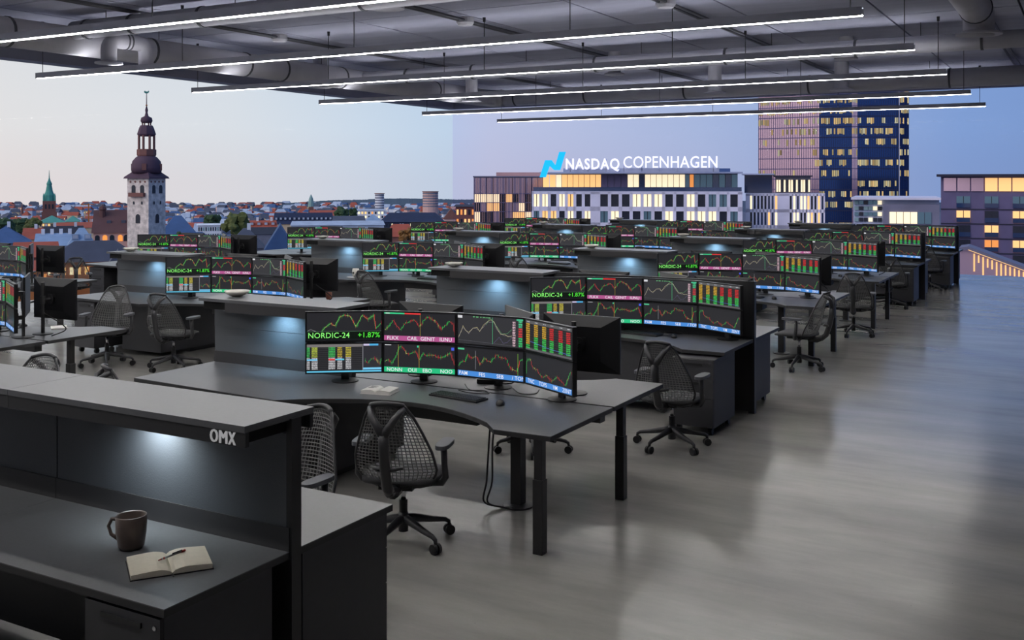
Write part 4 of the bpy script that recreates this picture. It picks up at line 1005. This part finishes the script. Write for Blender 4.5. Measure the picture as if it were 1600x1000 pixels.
house('town_house', 'pink gabled house left of the office corner', 694, 716, 326, 342, 560, 'city_pinkwall', 'city_brick', 12, 'y')
house('town_house', 'dark brick warehouse with lit windows beside louvred office', 712, 742, 320, 323, 330, 'city_brick', 'city_dark', 16, 'x', wins=(5, 4, 3.0), wrow=['win_warm', 'win_dark', 'win_amber'])
house('town_house', 'grey terrace roof between tower block and black roof', 520, 570, 338, 346, 560, 'city_grey', 'city_slate', 16, 'x')
ft = Bld('copper_steeple', 'small copper-topped brick steeple on horizon left of the towers', 'steeple', 486, 1050)
ft.part('shaft', MB().box(-2.6, 2.6, -2.6, 2.6, 0, ft.z(323)), 'city_brick'); ft.part('spire', MB().lathe([(3, ft.z(323)), (2.6, ft.z(315)), (2, ft.z(310)), (.3, ft.z(304))], 8), 'city_greenish')
for nm, pxc, w_, top, d in (('slim pale tower block on the horizon left of centre', 593, 7, 303, 900), ('wide round tower block on horizon just left of the corner', 672.5, 12, 300, 880)):
    b = Bld('tower_block', nm, 'tower block', pxc, d); r = w_*b.k
    b.part('core', MB().lathe([(r, 0), (r, b.z(top))], 20), 'city_pinkwall' if w_ > 9 else 'city_white')
    for i in range(6): b.part('window_ring', MB().lathe([(r+.1, b.z(top+3+i*4)), (r+.1, b.z(top+1.2+i*4))], 20, cap=False), 'city_grey')
    b.part('cap', MB().lathe([(r+.5, b.z(top)), (r+.5, b.z(top-1))], 20), 'city_brick')
# --- wooded hills and far rooftops
hb = MB(); prof = [(-300, 327), (0, 326), (60, 327), (250, 322), (300, 320), (400, 321), (440, 318), (480, 315), (520, 313), (560, 312), (600, 310.5), (640, 310), (680, 311), (720, 312), (800, 311), (1000, 312), (1300, 316), (2000, 318)]
for (a, pa), (b_, pb_) in zip(prof, prof[1:]):
    n = 10
    for i in range(n):
        u0, u1 = a+(b_-a)*i/n, a+(b_-a)*(i+1)/n
        f0 = pa+(pb_-pa)*i/n+random.uniform(-.6, .6); f1 = pa+(pb_-pa)*(i+1)/n
        A, B_ = cw(u0, 2080), cw(u1, 2080); A2, B2 = cw(u0, 2240), cw(u1, 2240); A0, B0 = cw(u0, 1950), cw(u1, 1950)
        hb.quad((A0.x, A0.y, GZ), (B0.x, B0.y, GZ), (B_.x, B_.y, zpy(f1, 2080)), (A.x, A.y, zpy(f0, 2080))); hb.quad((A.x, A.y, zpy(f0, 2080)), (B_.x, B_.y, zpy(f1, 2080)), (B2.x, B2.y, GZ), (A2.x, A2.y, GZ))
hl = struct('hills', hb, 'city_hill')
# --- trees
def tree(pxc, top, wpx, d, label, m='city_foliage'):
    b = Bld('tree', label, 'tree', pxc, d, 'trees among the roofs'); zt2 = b.z(top); R = wpx*b.k/2
    b.part('trunk', MB().tube([(0,0,0), (.3,0,zt2-R*1.6), (0,.2,zt2-R)], [.5,.4,.2], 8), 'city_trunk')
    bmq = bmesh.new(); rn = random.Random(label)
    for i in range(16):
        a, e_, rr = rn.uniform(0, 6.28), rn.uniform(-.9, 1), rn.uniform(.3, .72)
        q = Vector((math.cos(a)*rr*R, math.sin(a)*rr*R, zt2-R*.95+e_*R*.6)); s_ = R*rn.uniform(.28, .46)
        r_ = bmesh.ops.create_icosphere(bmq, subdivisions=2, radius=s_, matrix=Matrix.Translation(q))
        for v in r_['verts']: v.co += (v.co-q)*rn.uniform(-.3, .3)
    me = bpy.data.meshes.new('crown'); bmq.to_mesh(me); bmq.free(); me.materials.append(MATS[m]); obj('crown', me, b.t)
tree(4, 337, 36, 500, 'dark green tree at the left edge'); tree(32, 338, 28, 560, 'green tree second from the left edge'); tree(50, 340, 28, 510, 'green tree beside the copper palace wing', 'city_foliage2')
tree(367, 330, 46, 430, 'large green tree right of the white block', 'city_foliage2'); tree(332, 333, 26, 600, 'small dark tree left of the large green tree')
tree(536, 321, 26, 640, 'round dark green tree at centre left'); tree(552, 325, 16, 650, 'small dark tree touching the round green tree')
tree(636, 355, 26, 400, 'autumn brown tree among the red roofs', 'city_autumn'); tree(285, 360, 20, 321, 'dark bush below the slate chapel')

# --- far rooftops
rnd = random.Random(21)
groups = {k_: MB() for k_ in ('city_red_tile', 'city_slate', 'city_white', 'city_pale', 'city_blue_roof', 'city_cream', 'city_dark', 'city_pinkwall', 'win_warm')}
keys_ = list(groups)
for i in range(1500):
    d = rnd.uniform(520, 2100) if i > 140 else rnd.uniform(300, 520); pxx = rnd.uniform(-140, 800)
    if d < 520 and pxx > 640: continue
    p = cw(pxx, d); w_, dp_ = (rnd.uniform(8, 24) if d < 800 else rnd.uniform(7, 18)), rnd.uniform(9, 15); hh = rnd.uniform(12, 22) if d < 900 else rnd.uniform(7, 15)
    if d < 520: hh = rnd.uniform(12, 24)
    if any((p.x-a)**2+(p.y-b)**2 < 32**2 for a, b in NAMED): continue
    ang = YAW+rnd.uniform(-.5, .5); ca, sa = math.cos(ang), math.sin(ang)
    wk = rnd.choice(('city_white', 'city_pale', 'city_cream', 'city_pinkwall', 'city_white')); rk = rnd.choice(('city_red_tile', 'city_slate', 'city_slate', 'city_blue_roof', 'city_slate', 'city_red_tile', 'city_pale', 'city_pale'))
    mw, mr_ = MB().box(-w_/2, w_/2, -dp_/2, dp_/2, 0, hh), gable_x(MB(), -w_/2, w_/2, -dp_/2, dp_/2, hh, hh+rnd.uniform(2.5, 5.5), rnd.choice((0, 3)))
    ml = MB()
    if rnd.random() < .45:
        for q in range(rnd.randrange(1, 5)):
            xx = rnd.uniform(-w_/2+1, w_/2-1); zz = hh*rnd.uniform(.45, .9); ml.box(xx-.5, xx+.5, -dp_/2-.1, -dp_/2, zz, zz+1.2)
    for m_, kx in ((mw, wk), (mr_, rk), (ml, 'win_warm')):
        groups[kx].add([(p.x+x*ca-y*sa, p.y+x*sa+y*ca, GZ+z) for x, y, z in m_.v], m_.f)
fr = thing('distant_rooftops', 'sea of small mixed rooftops stretching to the horizon at left', 'rooftops'); fr['kind'] = 'stuff'
for kx in keys_:
    o = part('roofs_and_walls', groups[kx], kx, fr); o['kind'] = 'stuff'
# --- louvred office at the corner
lo_ = Bld('louvred_office', 'pink and bronze louvred office block left of the NASDAQ building', 'office', 790, 226); Z = lo_.z; X = lo_.x
lo_.part('body', MB().box(X(740), X(850), .6, 24, 0, Z(276)), 'city_lilac')
lo_.part('roof_box', MB().box(X(775), X(850), 5, 20, Z(277), Z(269)), 'city_pinkwall')
lo_.part('roof_edge', MB().box(X(739), X(850), 0, 24, Z(277), Z(275)), 'city_grey')
rows = [(278, 302), (303, 316), (317, 330), (331, 347), (348, 362)]
for r, (pa, pb_) in enumerate(rows):
    lo_.part('floor_band', MB().box(X(740), X(850), -.25, .6, Z(pb_+1.2), Z(pb_)), 'city_lilac')
    for i in range(11):
        x0 = X(741+i*10); x1 = X(741+i*10+9)
        mt = 'city_skypink_glass' if r == 0 else random.Random(i*7+r).choice(['win_dark', 'win_cream', 'win_warm', 'city_skypink_glass', 'win_dark', 'city_skypink_glass'])
        lo_.part('window', MB().box(x0, x1, .4, .7, Z(pb_), Z(pa)), mt)
for i in range(37):
    x = X(741+i*3); lo_.part('louvre', MB().box(x, x+.1, -.3 if i % 2 else -.15, .4, Z(363), Z(278)), 'city_pinkwall' if i % 3 else 'city_lilac')
# --- NASDAQ building
nb = Bld('nasdaq_building', 'white office block with NASDAQ COPENHAGEN sign on the roof', 'office', 1000, 190); Z = nb.z; X = nb.x
nb.part('body', MB().box(X(832), X(1159), .5, 30, 0, Z(301)), 'city_grey')
fbm = MB()
bands = [(299, 303.5), (323, 330), (348, 356), (376, 383)]
for a, b_ in bands: fbm.box(X(831), X(1160), -.1, .5, Z(b_), Z(a))
fbm.box(X(831), X(1160), -.1, .5, 0, Z(402))
edges = []
n1 = 7; 
for i in range(n1): a = 834+i*(927-834)/n1; edges.append((a, a+8.6))
n2 = 13
for i in range(n2): a = 938+i*(1158-938)/n2; edges.append((a, a+11.8))
prev = 831
for a, b_ in edges: fbm.box(X(prev), X(a), -.1, .5, Z(402), Z(300)); prev = b_
fbm.box(X(prev), X(1160), -.1, .5, Z(402), Z(300))
nb.part('facade', fbm, 'city_white')
for r, (pa, pb_) in enumerate(((303.5, 323), (330, 348), (356, 376), (383, 402))):
    for i, (a, b_) in enumerate(edges):
        mt = random.Random(i*13+r*5+2).choice(['win_cream', 'win_dark', 'win_warm', 'win_cream', 'win_dark', 'win_teal', 'win_cream', 'win_dark'])
        if r == 0 and i in (7, 8, 9, 13, 16): mt = 'win_dark'
        w_ = nb.part('window', MB().box(X(a), X(b_), .3, .5, Z(pb_), Z(pa)), mt)
        nb.part('mullion', MB().box(X((a+b_)/2)-.06, X((a+b_)/2)+.06, .15, .3, Z(pb_), Z(pa)), 'win_dark', w_)
# glass penthouse
pz0, pz1 = Z(300), Z(271)
nb.part('penthouse_core', MB().box(X(866), X(1156), 4.2, 24, pz0, pz1), 'city_grey')
segs = [(845, 866, 'win_warm'), (866, 938, 'win_warm'), (938, 980, 'city_lilac'), (980, 1072, 'win_cream'), (1072, 1086, 'win_cream'), (1086, 1156, 'win_teal')]
for a, b_, mt in segs:
    n = max(2, int((b_-a)/9)); rn = random.Random(a)
    for i in range(n):
        x0 = X(a+(b_-a)*i/n); x1 = X(a+(b_-a)*(i+1)/n)
        m2 = mt if rn.random() < .75 else rn.choice(['win_amber', 'win_cream', 'city_glass', 'win_teal'])
        p_ = nb.part('pane', MB().box(x0+.06, x1-.06, 4.0, 4.2, pz0+.9 if i % 3 else pz0, pz1-.2), m2)
nb.part('balustrade', MB().box(X(833), X(1159), .2, .28, pz0, pz0+.9), 'city_glass')
nb.part('roof_slab', MB().box(X(842), X(1162), 1.5, 26, Z(271), Z(268.5)), 'city_pale')
nb.part('roof_plant', MB().box(X(1060), X(1150), 12, 20, Z(269), Z(262)), 'city_blue_roof')
# right wing turning away
rw = Bld('nasdaq_wing', 'white wing with narrow lit windows right of the NASDAQ block', 'office', 1225, 196); Z = rw.z; X = rw.x
rw.part('body', MB().box(X(1166), X(1288), .5, 26, 0, Z(303)), 'city_grey')
fm = MB()
for a, b_ in ((302, 306), (327, 332), (352, 358)): fm.box(X(1165), X(1289), -.1, .5, Z(b_), Z(a))
fm.box(X(1165), X(1289), -.1, .5, 0, Z(382))
ed = [(1172+i*5.6, 1172+i*5.6+3.2) for i in range(8)]+[(1234+i*5.5, 1234+i*5.5+3.2) for i in range(10)]
prev = 1165
for a, b_ in ed: fm.box(X(prev), X(a), -.1, .5, Z(382), Z(303)); prev = b_
fm.box(X(prev), X(1289), -.1, .5, Z(382), Z(303)); rw.part('facade', fm, 'city_white')
for r, (pa, pb_) in enumerate(((306, 327), (332, 352), (358, 382))):
    for i, (a, b_) in enumerate(ed): rw.part('window', MB().box(X(a), X(b_), .25, .5, Z(pb_), Z(pa)), random.Random(i+r*31).choice(['win_dark', 'win_dark', 'win_warm', 'win_cream', 'city_glass']))
rw.part('penthouse', MB().box(X(1162), X(1206), 4, 20, Z(302), Z(273)), 'city_glass')
rw.part('penthouse', MB().box(X(1211), X(1267), 4, 20, Z(302), Z(276)), 'city_grey')
for i in range(14): rw.part('penthouse_window', MB().box(X(1213+i*3.9), X(1213+i*3.9+2.6), 3.7, 4, Z(300), Z(281)), 'win_cream' if (i*7) % 5 < 3 else 'win_dark')
rw.part('penthouse_roof', MB().box(X(1208), X(1270), 2.5, 21, Z(276), Z(274)), 'city_dark'); rw.part('penthouse_roof', MB().box(X(1158), X(1209), 2, 21, Z(273), Z(271)), 'city_pale')
# the roof sign
sg = Bld('roof_sign', 'glowing white NASDAQ COPENHAGEN letters with cyan ribbon logo', 'sign', 1000, 187); Z = sg.z; X = sg.x
def sign_text(tx, pa, pb_, bold, z0, z1, nm):
    v, f, w_ = text_geo(tx, 1.0, bold, .12); h_ = .72
    sxx = (X(pb_)-X(pa))/w_; szz = (z1-z0)/h_
    sg.part(nm, MB().add([(X(pa)+x*sxx, -z*2.0, z0+y*szz) for x, y, z in v], f), 'sign_white')
sign_text('NASDAQ', 884, 968, .022, Z(264), Z(247), 'word_nasdaq'); sign_text('COPENHAGEN', 974, 1121, .006, Z(262), Z(243.5), 'word_copenhagen')
def slab(pts, m, nm, y0=-.5, y1=.3):
    n = len(pts); sg.part(nm, MB().add([(X(a), y0, Z(b_)) for a, b_ in pts]+[(X(a), y1, Z(b_)) for a, b_ in pts], [tuple(range(n)), tuple(range(2*n-1, n-1, -1))]+[(i, n+i, n+(i+1)%n, (i+1)%n) for i in range(n)]), m)
slab([(843.5, 277), (853, 277), (862, 250), (852, 250)], 'logo_cyan', 'logo_stroke'); slab([(866, 265.5), (875.5, 265.5), (884, 237), (874, 237)], 'logo_cyan', 'logo_stroke')
slab([(852, 250), (862, 250), (868, 258), (875.5, 265.5), (866, 265.5), (857, 257)], 'logo_cyan', 'logo_stroke', -.42, .25)
sg.part('support_rail', MB().box(X(880), X(1124), .3, .5, Z(268.5), Z(262.5)), 'city_pale')
for i in range(9): sg.part('support_post', MB().box(X(890+i*28), X(890+i*28)+.2, .3, .6, Z(270), Z(248)), 'city_pale')
# --- glass tower
tw = Bld('glass_tower', 'tall glass office tower with lit floors behind the NASDAQ building', 'tower', 1303, 300); Z = tw.z; X = tw.x
TOP = 112.0
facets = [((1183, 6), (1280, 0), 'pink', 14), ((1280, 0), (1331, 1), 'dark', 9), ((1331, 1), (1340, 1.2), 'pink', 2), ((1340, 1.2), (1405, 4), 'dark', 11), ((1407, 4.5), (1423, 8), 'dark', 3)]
pl_ = [(X(a), y) for (a, y), _, _, _ in facets]+[(X(1407), 4.5), (X(1423), 8), (X(1423), 40), (X(1183), 40)]
tw.part('core', MB().prism([(X(1184), 6.5), (X(1280), .6), (X(1331), 1.6), (X(1340), 1.8), (X(1405), 4.6), (X(1422), 8.5), (X(1422), 40), (X(1184), 40)], 0, TOP), 'city_dark')
fl_h = 3.05; nf = int(TOP/fl_h)
for fi, ((pa, ya), (pb_, yb), kind, nc) in enumerate(facets):
    A = Vector((X(pa), ya, 0)); B_ = Vector((X(pb_), yb, 0)); rn = random.Random(fi+4)
    gm = MB(); lm_ = MB(); mm = MB()
    for fz in range(nf):
        z0, z1 = fz*fl_h, (fz+1)*fl_h
        dark_floor = kind == 'dark' and rn.random() < .2
        runp = rn.uniform(.25, .8)
        for c_ in range(nc*2):
            q0 = A+(B_-A)*(c_/(nc*2)); q1 = A+(B_-A)*((c_+1)/(nc*2)); n_ = Vector((0, -.03, 0))
            gm.quad((q0.x, q0.y, z0), (q1.x, q1.y, z0), (q1.x, q1.y, z1), (q0.x, q0.y, z1))
            lit = (rn.random() < .22+.85*(.5+.5*math.sin(c_*.9+fz*2.3+fi))*(.5+runp)) if (kind == 'dark' and not dark_floor) else (rn.random() < (.5 if z0 > 66 and kind == 'pink' else .1) and not dark_floor)
            if lit:
                br = rn.uniform(.35, 1.0); cc = random.choice([(255, 236, 160), (240, 240, 190), (255, 220, 140)]); base = L(*cc); col = tuple(v*br*.8 for v in base[:3])+(1,)
                if kind == 'pink': col = tuple(v*.75 for v in col[:3])+(1,)
                zz0 = z0+fl_h*rn.uniform(.28, .4); lm_.quad((q0.x, q0.y-.06, zz0), (q1.x, q1.y-.06, zz0), (q1.x, q1.y-.06, z1-.35), (q0.x, q0.y-.06, z1-.35), col)
        mm.add([(A.x, A.y-.1, z0), (B_.x, B_.y-.1, z0), (B_.x, B_.y-.1, z0+.25), (A.x, A.y-.1, z0+.25), (A.x, A.y+.2, z0), (B_.x, B_.y+.2, z0), (B_.x, B_.y+.2, z0+.25), (A.x, A.y+.2, z0+.25)], [(0,1,2,3),(7,6,5,4),(3,2,6,7),(0,4,5,1)])
    for c_ in range(nc*2+1):
        q = A+(B_-A)*(c_/(nc*2)); mm.box(q.x-.05, q.x+.05, q.y-.14, q.y+.05, 0, TOP)
    tw.part('curtain_wall', gm, 'city_skypink_glass' if kind == 'pink' else 'city_darkglass')
    if lm_.v: o = tw.part('lit_panes', lm_, 'lit_windows'); o['kind'] = 'stuff'
    o = tw.part('mullion_grid', mm, 'city_lilac' if kind == 'pink' else 'city_navy'); o['kind'] = 'stuff'
tw.part('corner_fin', MB().box(X(1405.5), X(1407), 3.4, 4.6, 0, TOP), 'city_pale')
# --- low gallery between tower and dark block
gl = Bld('low_gallery', 'low grey pavilion with one wide lit window below the tower', 'building', 1400, 170); Z = gl.z; X = gl.x
gl.part('body', MB().box(X(1333), X(1468), 1, 20, 0, Z(312)), 'city_pale'); gl.part('roof', MB().box(X(1330), X(1470), -1, 21, Z(312), Z(308.5)), 'city_white')
gl.part('grey_volume', MB().box(X(1380), X(1468), -.5, 1, 0, Z(319)), 'city_grey')
for i in range(6): gl.part('lit_window', MB().box(X(1390+i*11), X(1390+i*11+10), -.7, -.4, Z(349), Z(331)), 'win_cream' if i < 4 else 'win_teal')
for r in range(4):
    for i in range(6): gl.part('window', MB().box(X(1335+i*7.3), X(1335+i*7.3+6.2), .7, 1.05, Z(320+r*9), Z(314+r*9)), random.Random(r*9+i).choice(['win_dark', 'win_teal', 'win_cream', 'city_greenish']))
# --- dark apartment block at right
da = Bld('dark_apartment_block', 'dark violet apartment block with lit windows at the right edge', 'apartment block', 1580, 205); Z = da.z; X = da.x
da.part('body', MB().box(X(1470), X(1760), .3, 30, 0, Z(276)), 'city_lilac')
da.part('roof', MB().box(X(1464), X(1766), -1.5, 31, Z(276), Z(272)), 'city_dark')
for i in range(13):
    mt = ['city_skypink_glass', 'city_skypink_glass', 'city_skypink_glass', 'win_warm', 'win_warm', 'win_warm', 'win_cream'][i % 7]
    da.part('loft_window', MB().box(X(1474.5+i*21.5), X(1474.5+i*21.5+19.5), .0, .4, Z(299), Z(278)), mt)
for r in range(6):
    z0, z1 = 325+r*23, 307+r*23
    da.part('floor_joint', MB().box(X(1470), X(1760), .15, .35, Z(328.5+r*23), Z(327+r*23)), 'city_dark')
    for i in range(6):
        a = 1494.5+i*44
        mt = 'win_warm' if (i, r) in ((0, 1), (2, 1), (1, 2), (1, 3), (2, 3), (3, 0), (3, 2), (4, 1)) else ('win_teal' if r == 0 else 'win_dark')
        if (i, r) == (1, 3): mt = 'win_amber'
        w_ = da.part('window', MB().box(X(a), X(a+21.5), .1, .4, Z(z0 if r else z0), Z(z1)), mt)
        da.part('window_bar', MB().box(X(a+10.3), X(a+11.3), .0, .12, Z(z0), Z(z1)), 'win_dark', w_); da.part('railing', MB().box(X(a), X(a+21.5), -.1, .05, Z(z0), Z(z0-7)), 'city_glass', w_)
# --- sloping glass roof just outside at right
sk = Bld('sloping_glass_roof', 'low wedge-shaped glass roof lit from inside at the right edge', 'roof', 1560, 40); Z = sk.z; X = sk.x
A0, A1, A2 = (X(1499), Z(387)), (X(1514), Z(384.5)), (X(1680), Z(441))
def wedge(mb, y0, y1, top, lift=0): 
    n = len(top); return mb.add([(x, y0, z+lift) for x, z in top]+[(x, y1, z+lift) for x, z in top], [(i, i+1, n+i+1, n+i) for i in range(n-1)])
tp = [(X(1499), Z(388)), (X(1513), Z(386)), (X(1680), Z(442))]
rb = MB(); n = 3
for (xa, za), (xb, zb) in zip(tp, tp[1:]): rb.add([(xa, -.15, za-.12), (xb, -.15, zb-.12), (xb, -.15, zb), (xa, -.15, za), (xa, 2.6, za-.05-.12), (xb, 2.6, zb-.05-.12), (xb, 2.6, zb-.05), (xa, 2.6, za-.05)], [(0,1,2,3),(3,2,6,7),(4,7,6,5),(0,4,5,1)])
sk.part('roof_plane', rb, 'city_grey')
sk.part('side_wall', MB().add([(tp[0][0], 0, Z(470)), (tp[2][0], 0, Z(470)), (tp[2][0], 0, tp[2][1]-.1), (tp[1][0], 0, tp[1][1]-.1), (tp[0][0], 0, tp[0][1]-.1)], [(0,1,2,3,4)]).box(tp[0][0], tp[2][0], 0, 2.6, 0, Z(444)), 'city_skypink_glass')
for i in range(22):
    px = 1521+i*7; f_ = (px-1513)/(1680-1513); ztop = tp[1][1]+(tp[2][1]-tp[1][1])*f_
    h_ = .25+.75*random.Random(i).random(); zb_ = max(Z(441), ztop-.25-.75*h_); 
    if ztop-.22 > zb_+.05: sk.part('light_slot', MB().box(X(px), X(px)+.055, -.03, .02, zb_, ztop-.22), 'win_warm')
sk.part('ridge_strip', MB().tube([(tp[1][0], -.17, tp[1][1]-.13), (tp[2][0], -.17, tp[2][1]-.13)], .012, 6), 'win_warm')
